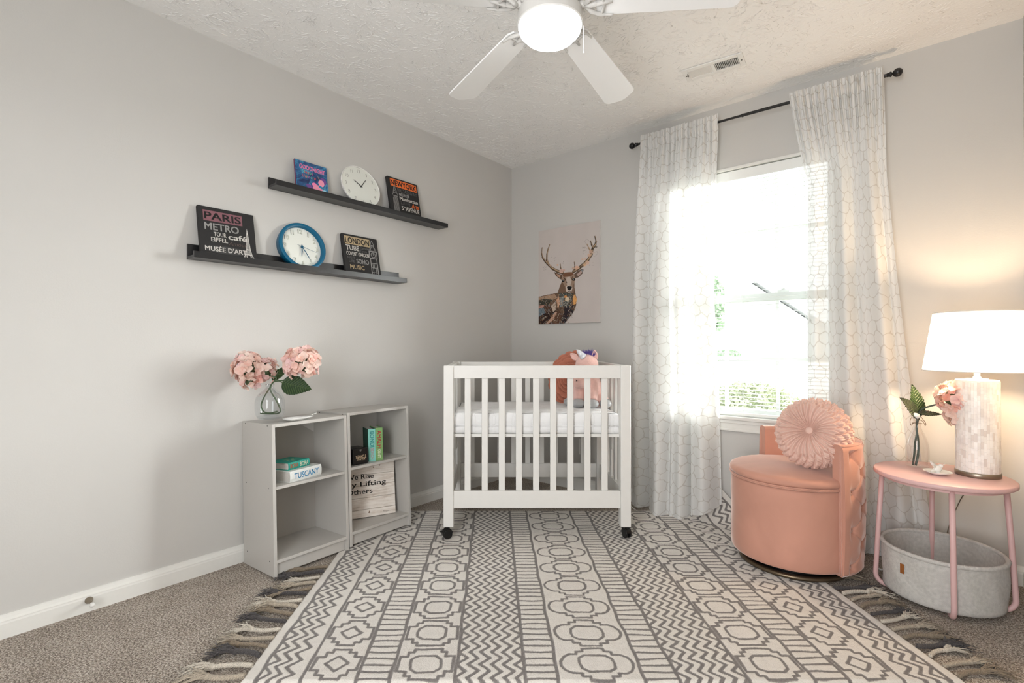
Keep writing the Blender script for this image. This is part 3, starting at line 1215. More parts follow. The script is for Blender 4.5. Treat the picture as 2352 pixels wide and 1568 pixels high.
# black tin lying on its side, lid to the front
M_tin = plain('black_lacquered_tin', (9, 8, 9), 0.28, spec=0.45)
M_gold = plain('pale_gold_print', (214, 190, 160), 0.5)
loc, rot = in_case(1, 0.048, 0.034, SH1 + 0.001, -10)
tin = thing('tea_tin', 'small black tin with upside down TOWER lettering on its lid', 'tin', loc, rot)
MB().box(0.003, 0.083, 0.014, 0.105, 0.002, 0.083).build('tin_body', M_tin, tin, bevel=0.010, segs=4)
MB().box(0, 0.086, 0, 0.016, 0, 0.086).build('lid', M_tin, tin, bevel=0.0075, segs=4)
lettering(tin, 'TOWER', 0.074, 0.0485, -0.0006, 0.016, M_gold, w=0.058, bold=0.006, rot=math.pi, depth=0)
lettering(tin, 'BUILDING', 0.067, 0.0310, -0.0006, 0.006, M_gold, w=0.044, bold=0.01, rot=math.pi, depth=0)
flat_patch(tin, 'printed_line', [(0.018, 0.0225), (0.036, 0.0225), (0.036, 0.0218), (0.018, 0.0218)], -0.0006, M_gold)
flat_patch(tin, 'printed_line', [(0.050, 0.0225), (0.068, 0.0225), (0.068, 0.0218), (0.050, 0.0218)], -0.0006, M_gold)
flat_patch(tin, 'printed_crest', [(0.038, 0.022), (0.0425, 0.027), (0.047, 0.022), (0.0425, 0.0235)], -0.0006, M_gold)
flat_patch(tin, 'printed_crest', [(0.038, 0.0775), (0.049, 0.0775), (0.049, 0.0715), (0.0435, 0.067), (0.038, 0.0715)], -0.0006, plain('crest_grey', (120, 116, 112), 0.5))
flat_patch(tin, 'printed_crest', [(0.0375, 0.0735), (0.0495, 0.0735), (0.0495, 0.0722), (0.0375, 0.0722)], -0.0007, M_tin)

# plank sign leaning in the lower cubby
def m_plank():
    t = NT('whitewashed_plank')
    co = t.obj()
    st = t.noise(9, 5, 0.65, t.vec('MULTIPLY', co, (1.0, 3, 9)))
    blot = t.noise(11, 3, 0.6, co)
    f = t.math('ADD', t.math('MULTIPLY', st.outputs[0], 0.65), t.math('MULTIPLY', blot.outputs[0], 0.35))
    col = t.ramp(f, [(0.34, lin((172, 156, 142))), (0.44, lin((210, 199, 188))), (0.56, lin((230, 223, 215)))])
    return t.done(t.pbsdf(col, 0.8, 0, t.bump(st.outputs[0], 0.3, 0.002), spec=0.2))


M_plank = m_plank()
M_ink = plain('black_ink', (26, 22, 20), 0.7)
SB = Vector((0.226, -1.299, 0.0905))
dirv = Vector((0.39, 0.92, 0)).normalized()
sgn = thing('plank_sign', 'whitewashed plank sign lettered We Rise By Lifting Others, leaning in the lower cubby', 'sign', SB - dirv * 0.296, (R(-9), R(0.0), math.atan2(dirv.y, dirv.x)))
zz = 0.0
hs_ = [0.042, 0.062, 0.066, 0.058, 0.062, 0.020]
for h in hs_:
    MB().box(0, 0.296, 0, 0.022, zz, zz + h - 0.0012).build('plank', M_plank, sgn, bevel=0.0012)
    zz += h
for s, z, w in (('We Rise', 0.206, 0.148), ('By Lifting', 0.166, 0.216), ('Others', 0.126, 0.140)):
    lettering(sgn, s, 0.032, z, -0.0006, 0.026, M_ink, w=w, bold=0.008, depth=0)
sig = [(0.228, 0.018), (0.232, 0.024), (0.230, 0.014), (0.238, 0.019), (0.242, 0.014), (0.247, 0.018), (0.252, 0.015), (0.258, 0.018), (0.266, 0.016)]
MB().tube([(x, -0.0005, z) for x, z in sig], 0.0006, 4).build('printed_signature', M_ink, sgn)
for x, z in ((0.180, 0.262), (0.215, 0.270), (0.150, 0.022), (0.152, 0.028)):
    MB().cyl((x, -0.0004, z), (x, 0.0004, z), 0.0035, seg=8).build('knot', plain('knot_brown', (120, 98, 80), 0.8), sgn)

# white leaf-shaped dish on the bookcase
loc, rot = in_case(0, 0.128, 0.052, BH, -8)
dish = thing('leaf_dish', 'white leaf-shaped trinket dish beside the vase', 'dish', loc, rot)
M_porc = plain('glazed_porcelain', (236, 236, 233), 0.15, spec=0.6, coat=0.3)
dm = MB()


def dishf(u, v):
    a = 2 * math.pi * u
    r = v
    sx = 0.070 * (1 + 0.20 * math.cos(a)) * math.cos(a) + 0.01
    sy = 0.040 * math.sin(a) * (1 - 0.25 * math.cos(a))
    return (sx * r, sy * r, 0.001 + 0.013 * r ** 3 + 0.004 * r * abs(math.sin(a * 3)) * 0.3)


dm.grid(48, 10, dishf, wrap_u=True)
o = dm.build('dish_bowl', M_porc, dish, smooth=True)
md = o.modifiers.new('t', 'SOLIDIFY')
md.thickness = 0.003
md.offset = 1
MB().box(0.085, 0.112, -0.008, 0.008, 0.0125, 0.0155, Matrix.Rotation(R(-14), 4, 'Y') @ Matrix.Translation((0.0, 0, 0.004 - 0.02))).build('leaf_stem', M_porc, dish, bevel=0.0014)

# ================================================================ glass, hydrangeas
def m_clear(name, tint, f=0.5):
    t = NT(name)
    tr = t.n('BsdfTransparent', {0: tint})
    gl = t.n('BsdfGlossy', {0: (1, 1, 1, 1), 'Roughness': 0.03})
    lw = t.n('LayerWeight', {0: 0.35})
    fac = t.math('ADD', t.math('MULTIPLY', lw.outputs[1], f), 0.03)
    return t.done(t.n('MixShader', {0: fac, 1: tr.outputs[0], 2: gl.outputs[0]}).outputs[0])


M_vase = m_clear('smoky_clear_glass', (0.90, 0.92, 0.93, 1))
M_bott = m_clear('clear_bottle_glass', (0.97, 0.97, 0.97, 1))


def m_petal():
    t = NT('hydrangea_petal')
    oi = t.n('ObjectInfo')
    co = t.obj()
    n = t.noise(45, 2, 0.5, co)
    c = t.ramp(oi.outputs['Random'], [(0.0, lin((252, 222, 208))), (0.4, lin((253, 232, 222))), (0.62, lin((248, 204, 188))), (0.8, lin((251, 220, 220))), (1.0, lin((242, 176, 156)))])
    c = t.mix(t.math('MULTIPLY', t.math('SUBTRACT', n.outputs[0], 0.35), 1.2, clamp=True), c, lin((255, 242, 234)))
    d = t.n('BsdfDiffuse', {0: c})
    tl = t.n('BsdfTranslucent', {0: c})
    return t.done(t.n('MixShader', {0: 0.35, 1: d.outputs[0], 2: tl.outputs[0]}).outputs[0])


M_petal = m_petal()


def m_leafv(name, a, b):
    t = NT(name)
    co = t.obj()
    sp = t.n('SeparateXYZ', {0: co})
    ay = t.math('ABSOLUTE', sp.outputs[1])
    s = t.math('SUBTRACT', t.math('MULTIPLY', sp.outputs[0], 520.0), t.math('MULTIPLY', ay, 420.0))
    vein = t.math('POWER', t.math('ABSOLUTE', t.math('COSINE', t.math('MULTIPLY', s, 0.5))), 14.0)
    mid = t.math('SUBTRACT', 1.0, t.math('MULTIPLY', ay, 900.0), clamp=True)
    f = t.math('MAXIMUM', vein, mid)
    n = t.noise(40, 3, 0.6, co)
    c = t.mix(t.math('MULTIPLY', f, 0.55), t.mix(n.outputs[0], lin(a), lin(b)), lin((104, 128, 78)))
    return t.done(t.pbsdf(c, 0.45, 0, t.bump(t.math('MULTIPLY', f, -1.0), 0.6, 0.002), spec=0.4))


M_leaf = m_leafv('hydrangea_leaf', (24, 44, 22), (40, 66, 32))
M_leafd = m_leafv('hydrangea_leaf_dark', (28, 36, 30), (58, 62, 52))
M_stem = plain('green_stem', (70, 92, 62), 0.5, grain=0.15)
M_stemd = plain('dark_green_stem', (58, 72, 62), 0.5, grain=0.15)


def floret_mesh(seed):
    rnd = random.Random(seed)
    m = MB()
    for k in range(4):
        a = math.pi / 2 * k + rnd.uniform(-0.15, 0.15)
        cup = rnd.uniform(0.25, 0.6)
        L, Wd = rnd.uniform(0.017, 0.021), rnd.uniform(0.010, 0.0125)
        tw = rnd.uniform(-0.25, 0.25)
        rows = []
        for i in range(5):
            t = i / 4
            wd = Wd * (math.sin(math.pi * min(1, t * 0.92 + 0.06)) ** 0.65)
            for j in (-1, 0, 1):
                x = L * t
                y = j * wd * 0.95
                z = 0.002 + L * (cup * t - 0.55 * cup * t * t * t) + (0.003 * abs(j)) + tw * y + 0.0012 * math.sin(9 * t + k)
                rows.append((x * math.cos(a) - y * math.sin(a), x * math.sin(a) + y * math.cos(a), z))
        fs = []
        for i in range(4):
            for j in range(2):
                p = i * 3 + j
                fs.append((p, p + 1, p + 4, p + 3))
        m.add(rows, fs)
    m.ball((0, 0, 0.003), 0.0018, seg=6, rings=4)
    o = m.build('floret', M_petal, None, smooth=True, fix=False)
    me = o.data
    COL.objects.unlink(o)
    bpy.data.objects.remove(o)
    return me


FLO = [floret_mesh(i) for i in range(5)]


def flower_head(parent, c, rx, ry, rz, n, seed, scale=1.0, cut=-0.75):
    rnd = random.Random(seed)
    core = MB().ball((0, 0, 0), rx * 0.62, ry * 0.62, rz * 0.62, 12, 8).build('flower_head', M_stem, parent, smooth=True)
    core.location = c
    ga = math.pi * (3 - math.sqrt(5))
    for i in range(n):
        z = 1 - (1 - cut) * (i + 0.5) / n
        r = math.sqrt(max(0, 1 - z * z))
        d = Vector((r * math.cos(ga * i), r * math.sin(ga * i), z))
        d = (d + Vector((rnd.uniform(-0.12, 0.12), rnd.uniform(-0.12, 0.12), rnd.uniform(-0.12, 0.12)))).normalized()
        k = rnd.uniform(0.80, 1.0)
        p = Vector((d.x * rx, d.y * ry, d.z * rz)) * k
        o = bpy.data.objects.new('floret', FLO[rnd.randrange(5)])
        COL.objects.link(o)
        o.parent = core
        o.location = p
        nrm = (d + Vector((rnd.uniform(-0.5, 0.5), rnd.uniform(-0.5, 0.5), rnd.uniform(-0.4, 0.5)))).normalized()
        qq = nrm.to_track_quat('Z', 'X') @ Quaternion((0, 0, 1), rnd.uniform(0, 6.28))
        o.rotation_euler = qq.to_euler()
        s = rnd.uniform(0.85, 1.25) * scale
        o.scale = (s, s, s)
    return core


def leaf(parent, base, tip, nrm, width, mat, curl=0.15, name='leaf'):
    base, tip, nrm = Vector(base), Vector(tip), Vector(nrm)
    ax = (tip - base)
    L = ax.length
    ax.normalize()
    sd = nrm.cross(ax).normalized()
    nn = ax.cross(sd)
    n1, n2 = 40, 13
    def fn(u, v):
        t = v
        sh = (math.sin(math.pi * t ** 0.72) ** 0.8) * (1 - 0.25 * t)
        sh = max(sh, 0.0)
        e = (u - 0.5) * 2
        w = width * sh * e * (1 + (0.035 * (1 if int(v * 39) % 2 else -1) if abs(e) > 0.95 else 0))
        return (L * t, w, -curl * L * t * t + 0.10 * width * abs(e) ** 1.5 + 0.0022 * math.sin(t * 60 - abs(e) * 14) * abs(e))
    m = MB().grid(n2, n1, fn)
    o = m.build(name, mat, parent, smooth=True, fix=False)
    Mx = Matrix((ax, sd, nn)).transposed().to_4x4()
    Mx.translation = base
    o.matrix_local = Mx
    md = o.modifiers.new('t', 'SOLIDIFY')
    md.thickness = 0.0006
    return o


# vase on the bookcase
VZ = 0.6905
vp = Vector((0.178, -1.977, VZ))
vase = thing('glass_vase', 'squat clear glass vase on the bookcase top', 'vase', vp)
pr = [(0.0, 0.004), (0.040, 0.004), (0.050, 0.010), (0.0590, 0.030), (0.0615, 0.062), (0.0590, 0.090), (0.0480, 0.112), (0.030, 0.128), (0.0185, 0.139), (0.0165, 0.148), (0.0185, 0.158)]
outp = [(0, 0.0), (0.042, 0.0), (0.052, 0.006), (0.0610, 0.028), (0.0635, 0.062), (0.0610, 0.092), (0.0495, 0.114), (0.0315, 0.130), (0.0200, 0.141), (0.0180, 0.149), (0.0198, 0.159)]


def smoothp(p, n=4):
    o = []
    for i in range(len(p) - 1):
        p0, p1, p2, p3 = p[max(i - 1, 0)], p[i], p[i + 1], p[min(i + 2, len(p) - 1)]
        for j in range(n):
            t = j / n
            o.append(tuple(0.5 * ((2 * p1[k]) + (-p0[k] + p2[k]) * t + (2 * p0[k] - 5 * p1[k] + 4 * p2[k] - p3[k]) * t * t + (-p0[k] + 3 * p1[k] - 3 * p2[k] + p3[k]) * t ** 3) for k in range(len(p1))))
    o.append(p[-1])
    return o


MB().lathe([(max(0, a), b) for a, b in smoothp(outp)], 48).build('glass_body', M_vase, vase, smooth=True)
MB().lathe([(max(0, a), b) for a, b in smoothp([(0, 0.004), (0.040, 0.004), (0.055, 0.012)])], 48).build('glass_base', M_vase, vase, smooth=True)
Md = MB()
Md.tube([(0.0190 * math.cos(a), 0.0190 * math.sin(a), 0.1585) for a in [i * math.pi / 12 for i in range(24)]], 0.0013, 6, closed=True)
Md.build('lip', M_vase, vase, smooth=True)


def vloc(u, d, z):      # relative to the vase in view directions
    return RT * u + FW * d + Vector((0, 0, z))


hy = thing('hydrangea_spray', 'two-headed blush hydrangea in the squat vase on the bookcase', 'flower', vp)
flower_head(hy, vloc(-0.098, 0.0, 0.232), 0.072, 0.066, 0.070, 78, 1)
flower_head(hy, vloc(-0.032, 0.02, 0.222), 0.044, 0.046, 0.056, 34, 2)
flower_head(hy, vloc(-0.088, -0.01, 0.176), 0.034, 0.034, 0.040, 18, 8, 0.9)
flower_head(hy, vloc(0.145, 0.0, 0.255), 0.078, 0.072, 0.074, 92, 3)
st = [vloc(*p) for p in ((0.036, -0.004, 0.034), (0.0, 0.004, 0.026), (-0.030, 0.004, 0.032), (-0.040, 0.0, 0.060), (-0.028, 0.0, 0.098), (-0.004, 0, 0.138), (0.008, 0, 0.160), (0.030, 0.0, 0.188), (-0.005, 0.0, 0.200), (-0.06, 0, 0.214))]
MB().tube(smoothp([tuple(p) for p in st], 5), 0.0032, 8).build('stem', M_stem, hy, smooth=True)
st = [vloc(*p) for p in ((-0.048, 0.006, 0.024), (-0.01, 0.012, 0.021), (0.034, 0.010, 0.024), (0.046, 0.006, 0.040), (0.030, 0.004, 0.080), (0.002, 0.004, 0.128), (0.004, 0.004, 0.155), (0.020, 0.003, 0.172), (0.070, 0.0, 0.180), (0.115, 0, 0.215))]
MB().tube(smoothp([tuple(p) for p in st], 5), 0.0032, 8).build('stem', M_stem, hy, smooth=True)
st = [vloc(*p) for p in ((0.010, 0.0, 0.165), (0.035, -0.004, 0.176), (0.062, -0.008, 0.166))]
MB().tube(smoothp([tuple(p) for p in st], 5), 0.0022, 8).build('stem', M_stem, hy, smooth=True)
leaf(hy, vloc(0.062, -0.008, 0.166), vloc(0.200, -0.02, 0.138), (-FW + Vector((0, 0, 0.35))), 0.052, M_leaf, 0.05)
leaf(hy, vloc(0.006, 0.01, 0.178), vloc(0.075, 0.035, 0.250), (-FW + Vector((0, 0, 0.5)) - RT * 0.5), 0.034, M_leaf, 0.1)

# bottle and single hydrangea on the side table
TZ = 0.510
bp = Vector((2.494, -0.292, TZ))
bott = thing('swing_top_bottle', 'clear swing-top bottle vase on the pink table', 'bottle', bp)
outp = [(0, 0), (0.036, 0), (0.0405, 0.004), (0.0410, 0.060), (0.0400, 0.090), (0.0330, 0.122), (0.0215, 0.150), (0.0145, 0.170), (0.0125, 0.190), (0.0150, 0.196), (0.0150, 0.204)]
MB().lathe([(max(0, a), b) for a, b in smoothp(outp)], 40).build('glass_body', M_bott, bott, smooth=True)
MB().lathe([(0, 0.003), (0.035, 0.003), (0.0385, 0.006)], 40).build('glass_base', M_bott, bott, smooth=True)
M_wire = plain('bronze_wire', (140, 116, 90), 0.3, 0.9)
cl = [(-0.018, 0, 0.186), (-0.030, -0.004, 0.178), (-0.034, -0.004, 0.196), (-0.026, -0.006, 0.214), (-0.012, -0.014, 0.206), (0.006, -0.016, 0.200), (0.022, -0.010, 0.186), (0.030, -0.004, 0.176), (0.033, -0.004, 0.186), (0.022, 0, 0.206), (0.008, -0.004, 0.218), (-0.010, -0.006, 0.220)]
MB().tube(smoothp([tuple(RT * a + FW * b + Vector((0, 0, c))) for a, b, c in cl], 4), 0.0011, 6).build('wire_bail', M_wire, bott, smooth=True)
MB().tube([(0.0165 * math.cos(a), 0.0165 * math.sin(a), 0.186) for a in [i * math.pi / 10 for i in range(20)]], 0.0011, 6, closed=True).build('wire_ring', M_wire, bott, smooth=True)
sp = RT * -0.017 + FW * -0.012
MB().ball((sp.x, sp.y, 0.219), 0.0155, 0.0155, 0.0135, 20, 12).build('porcelain_stopper', M_porc, bott, smooth=True)

h2 = thing('hydrangea_flower', 'single peach hydrangea in the bottle against the lamp', 'flower', bp)


def b2(u, d, z):
    return RT * u + FW * d + Vector((0, 0, z))


st = [b2(*p) for p in ((-0.020, 0, 0.008), (-0.014, 0, 0.05), (-0.010, 0.0, 0.10), (0.0, 0.002, 0.15), (-0.002, 0.002, 0.19), (0.006, 0.0, 0.222), (0.016, -0.01, 0.250), (0.060, -0.05, 0.278))]
MB().tube(smoothp([tuple(p) for p in st], 5), 0.0035, 8).build('stem', M_stemd, h2, smooth=True)
st = [b2(*p) for p in ((-0.008, 0, 0.006), (0.002, 0, 0.05), (0.007, 0.004, 0.085), (0.006, 0.004, 0.12), (-0.001, 0.003, 0.16), (0.002, 0.002, 0.19), (0.012, 0.0, 0.218), (0.040, 0.0, 0.236))]
MB().tube(smoothp([tuple(p) for p in st], 5), [0.0045] * 6 + [0.0038] * 30, 8).build('stem', M_stemd, h2, smooth=True)
flower_head(h2, b2(0.098, -0.085, 0.302), 0.070, 0.066, 0.066, 80, 11)
flower_head(h2, b2(0.085, -0.095, 0.232), 0.036, 0.034, 0.036, 20, 14, 0.95, -0.95)
leaf(h2, b2(0.004, 0.0, 0.215), b2(-0.088, -0.03, 0.300), (-FW * 0.9 + Vector((0, 0, 0.5)) + RT * 0.2), 0.040, M_leafd, 0.08)
leaf(h2, b2(0.010, 0.004, 0.222), b2(0.004, 0.02, 0.352), (-FW + RT * 0.25), 0.044, M_leaf, 0.10)
leaf(h2, b2(0.008, 0.0, 0.228), b2(0.090, -0.02, 0.232), (-FW * 0.5 + Vector((0, 0, 0.7))), 0.018, M_leafd, 0.1)
# ================================================================ picture ledges
M_ledge = plain('black_brown_ledge', (27, 27, 29), 0.32, spec=0.5)


def ledge(label, ya, yb, z0, bh, lh):
    t = thing('picture_ledge', label, 'shelf', (0, ya, z0), (0, 0, 0), 'pair of long black picture ledges')
    L = yb - ya
    MB().box(0, 0.012, 0, L, 0, bh).build('back_panel', M_ledge, t, bevel=0.0008)
    MB().box(0.012, 0.080, 0.0004, L - 0.0004, 0.0003, 0.012).build('ledge_board', M_ledge, t)
    MB().box(0.080, 0.092, 0, L, 0, lh).build('front_lip', M_ledge, t, bevel=0.0008)
    return t


ledge('upper black picture ledge holding the white clock', -1.911, -0.775, 1.8115, 0.054, 0.0265)
ledge('lower black picture ledge holding the teal clock', -2.262, -1.115, 1.4105, 0.068, 0.0280)
UZ, LZ = 1.8115 + 0.0125, 1.4105 + 0.0125


def on_wall(name, label, cat, y, x, z, lean, group=None):
    """stands on a ledge, faces into the room; local x runs along the wall towards the corner"""
    return thing(name, label, cat, (x, y, z), (R(-lean), 0, R(90)), group)


M_canv = plain('black_canvas', (36, 35, 35), 0.85, grain=0.12, gscale=300, bump=0.2)
M_sil = plain('silver_print', (150, 148, 146), 0.7)
M_sild = plain('dim_grey_print', (92, 90, 90), 0.7)
M_lgt = plain('pale_print', (206, 202, 196), 0.7)
M_mauve = plain('mauve_print', (128, 84, 92), 0.7, grain=0.05)
M_tan = plain('tan_print', (178, 158, 124), 0.7, grain=0.05)
M_orange2 = plain('bright_orange_print', (232, 112, 48), 0.7, grain=0.04)
M_brownp = plain('brown_print', (84, 66, 62), 0.7)
TY = -0.0005


def canvas(label, y, z, W_, H_, x=0.070, lean=12):
    t = on_wall('city_canvas', label, 'canvas print', y, x, z, lean, None)
    MB().box(0, W_, 0, 0.020, 0, H_).build('canvas_block', M_canv, t, bevel=0.002)
    return t


def rect(t, x0, x1, z0, z1, m, y=TY):
    flat_patch(t, 'printed_band', [(x0, z0), (x1, z0), (x1, z1), (x0, z1)], y, m)


pc = canvas('black city canvas lettered PARIS with a lattice tower', -2.228, LZ, 0.240, 0.240)
rect(pc, 0.020, 0.185, 0.172, 0.222, M_mauve)
lettering(pc, 'PARIS', 0.024, 0.180, -0.0011, 0.034, M_canv, w=0.155, bold=0.016, depth=0)
lettering(pc, 'METRO', 0.022, 0.130, -0.0011, 0.033, M_sil, w=0.145, bold=0.016, depth=0)
lettering(pc, 'TOUR', 0.058, 0.102, -0.0011, 0.020, M_lgt, w=0.052, bold=0.012, depth=0)
lettering(pc, 'EIFFEL', 0.045, 0.076, -0.0011, 0.020, M_lgt, w=0.070, bold=0.012, depth=0)
lettering(pc, 'café', 0.118, 0.096, -0.0011, 0.026, M_lgt, w=0.082, bold=0.016, depth=0)
lettering(pc, 'Amour', 0.118, 0.068, -0.0011, 0.018, M_brownp, w=0.080, bold=0.0, depth=0, shear=0.2)
pts = [(0.108 + 0.095 * math.cos(a), 0.040 + 0.019 * math.sin(a)) for a in [i * math.pi / 16 for i in range(32)]]
flat_patch(pc, 'printed_band', pts, TY, plain('smoke_print', (56, 55, 55), 0.8))
lettering(pc, 'MUSÉE D\'ART', 0.018, 0.030, -0.0011, 0.022, M_lgt, w=0.176, bold=0.015, depth=0)


def tower_paris(t, cx, z0, h, m):
    mb = MB()
    lv = [(0.0, 0.027), (0.03, 0.0235), (0.13, 0.0150), (0.16, 0.0140), (0.30, 0.0090), (0.33, 0.0085), (0.60, 0.0046), (0.80, 0.0026), (0.83, 0.0040), (0.87, 0.0036), (0.89, 0.0014), (1.0, 0.0002)]
    def wz(t_):
        return piece([a for a, b in lv], [b for a, b in lv], t_)
    y = -0.0011
    def band(t0, t1):
        z1_, z2_ = z0 + h * t0, z0 + h * t1
        a, b = wz(t0), wz(t1)
        mb.add([(cx - a, y, z1_), (cx + a, y, z1_), (cx + b, y, z2_), (cx - b, y, z2_)], [(0, 1, 2, 3)])
    def line(x0, za, x1, zb, wd=0.0011):
        d = Vector((x1 - x0, 0, zb - za))
        n = Vector((-d.z, 0, d.x)).normalized() * wd
        mb.add([(x0 - n.x, y, za - n.z), (x0 + n.x, y, za + n.z), (x1 + n.x, y, zb + n.z), (x1 - n.x, y, zb - n.z)], [(0, 1, 2, 3)])
    band(0, 0.02)
    band(0.13, 0.155)
    band(0.30, 0.325)
    band(0.80, 0.87)
    band(0.88, 1.0)
    n = 26
    for i in range(n):
        t0, t1 = 0.02 + 0.80 * i / n, 0.02 + 0.80 * (i + 1) / n
        a, b = wz(t0), wz(t1)
        for s in (-1, 1):
            line(cx + s * a, z0 + h * t0, cx + s * b, z0 + h * t1, 0.0012)
            if t0 > 0.12:
                line(cx + s * a, z0 + h * t0, cx - s * b, z0 + h * t1, 0.0006)
            else:
                line(cx + s * a * 0.38, z0 + h * t0, cx + s * b * 0.5, z0 + h * t1, 0.0012)
                line(cx + s * a, z0 + h * t0, cx + s * b * 0.5, z0 + h * t1, 0.0006)
    mb.build('printed_tower', m, t, fix=False)


tower_paris(pc, 0.203, 0.012, 0.150, M_lgt)

lc = canvas('black city canvas lettered LONDON with a clock tower', -1.516, LZ, 0.232, 0.240)
rect(lc, 0.014, 0.178, 0.180, 0.228, M_tan)
lettering(lc, 'LONDON', 0.018, 0.187, -0.0011, 0.034, M_canv, w=0.155, bold=0.016, depth=0)
lettering(lc, 'TUBE', 0.016, 0.146, -0.0011, 0.028, M_lgt, w=0.085, bold=0.016, depth=0)
lettering(lc, 'Camden', 0.106, 0.160, -0.0011, 0.016, M_sild, w=0.066, bold=0.016, depth=0)
lettering(lc, 'Town', 0.106, 0.142, -0.0011, 0.014, M_sild, w=0.044, bold=0.016, depth=0)
lettering(lc, 'COVENT GARDEN', 0.016, 0.116, -0.0011, 0.021, M_lgt, w=0.146, bold=0.016, depth=0)
lettering(lc, 'NIGHT', 0.020, 0.094, -0.0011, 0.014, M_sild, w=0.046, bold=0.015, depth=0)
lettering(lc, 'LIFE', 0.026, 0.074, -0.0011, 0.014, M_sild, w=0.038, bold=0.015, depth=0)
lettering(lc, 'SOHO', 0.074, 0.072, -0.0011, 0.026, M_sil, w=0.082, bold=0.016, depth=0)
lettering(lc, 'MUSIC', 0.030, 0.036, -0.0011, 0.024, M_tan, w=0.092, bold=0.016, depth=0)
tw = MB()
for (x0, x1, z0, z1) in ((0.168, 0.173, 0.015, 0.118), (0.211, 0.216, 0.015, 0.118), (0.166, 0.218, 0.112, 0.117), (0.164, 0.169, 0.118, 0.158), (0.215, 0.220, 0.118, 0.158), (0.164, 0.220, 0.154, 0.159), (0.168, 0.216, 0.160, 0.162),
                         (0.170, 0.214, 0.084, 0.087), (0.170, 0.214, 0.056, 0.059), (0.170, 0.214, 0.028, 0.031), (0.181, 0.184, 0.015, 0.084), (0.200, 0.203, 0.015, 0.084), (0.190, 0.193, 0.059, 0.084), (0.182, 0.202, 0.190, 0.197)):
    tw.add([(x0, -0.0011, z0), (x1, -0.0011, z0), (x1, -0.0011, z1), (x0, -0.0011, z1)], [(0, 1, 2, 3)])
for s in (-1, 1):
    for (xa, za, xb, zb) in ((0.026, 0.162, 0.010, 0.190), (0.013, 0.197, 0.002, 0.226), (0.018, 0.164, 0.006, 0.188)):
        tw.add([(0.192 + s * xa, -0.0011, za), (0.192 + s * (xa - 0.003), -0.0011, za), (0.192 + s * (xb - 0.003), -0.0011, zb), (0.192 + s * xb, -0.0011, zb)], [(0, 1, 2, 3)])
rg = [(0.192 + r_ * math.cos(a), -0.0011, 0.136 + r_ * math.sin(a)) for a in [i * math.pi / 12 for i in range(24)] for r_ in (0.016, 0.0125)]
tw.add(rg, [(2 * i, 2 * i + 1, (2 * i + 3) % 48, (2 * i + 2) % 48) for i in range(24)])
tw.add([(0.191, -0.0011, 0.136), (0.194, -0.0011, 0.136), (0.194, -0.0011, 0.147), (0.191, -0.0011, 0.147), (0.192, -0.0011, 0.134), (0.200, -0.0011, 0.137), (0.200, -0.0011, 0.139), (0.192, -0.0011, 0.137)], [(0, 1, 2, 3), (4, 5, 6, 7)])
tw.build('printed_tower', M_sil, lc, fix=False)

nc = canvas('black city canvas lettered NEW YORK in orange with a skyscraper', -1.212, UZ, 0.232, 0.240)
rect(nc, 0.018, 0.220, 0.182, 0.230, M_orange2)
lettering(nc, 'NEWYORK', 0.021, 0.189, -0.0011, 0.034, M_canv, w=0.195, bold=0.016, depth=0)
lettering(nc, 'BROADWAY', 0.066, 0.150, -0.0011, 0.026, M_sild, w=0.152, bold=0.0, depth=0)
rect(nc, 0.074, 0.150, 0.128, 0.146, M_sil)
lettering(nc, 'CHELSEA', 0.078, 0.1305, -0.0014, 0.013, M_canv, w=0.068, bold=0.016, depth=0)
lettering(nc, 'Manhattan', 0.074, 0.100, -0.0011, 0.023, M_lgt, w=0.142, bold=0.016, depth=0)
lettering(nc, 'SUBWAY', 0.078, 0.073, -0.0011, 0.022, M_sild, w=0.076, bold=0.008, depth=0)
lettering(nc, 'Arts', 0.160, 0.066, -0.0011, 0.030, M_orange2, w=0.058, bold=0.016, shear=0.3, depth=0)
lettering(nc, '5', 0.080, 0.036, -0.0011, 0.026, M_lgt, w=0.014, bold=0.016, depth=0)
lettering(nc, 'TH', 0.096, 0.052, -0.0011, 0.010, M_lgt, w=0.014, bold=0.016, depth=0)
lettering(nc, 'AVENUE', 0.112, 0.036, -0.0011, 0.026, M_lgt, w=0.106, bold=0.016, depth=0)
tw = MB()
def strip(x0, x1, z0, z1):
    tw.add([(x0, -0.0013, z0), (x1, -0.0013, z0), (x1, -0.0013, z1), (x0, -0.0013, z1)], [(0, 1, 2, 3)])
for i in range(7):
    strip(0.024 + 0.0058 * i, 0.0265 + 0.0058 * i, 0.012, 0.118 - (0.012 if i in (0, 6) else 0))
for i in range(5):
    z = 0.124 + 0.012 * i
    w_ = 0.020 - 0.0032 * i
    arc = [(0.044 + w_ * math.cos(a) * k, -0.0013, z + 0.018 * math.sin(a) * k) for a in [j * math.pi / 10 for j in range(11)] for k in (1, 0.86)]
    tw.add(arc, [(2 * j, 2 * j + 1, 2 * j + 3, 2 * j + 2) for j in range(10)])
strip(0.0432, 0.0448, 0.185, 0.214)
strip(0.0418, 0.0462, 0.176, 0.188)
strip(0.024, 0.064, 0.118, 0.121)
tw.build('printed_tower', M_sil, nc, fix=False)

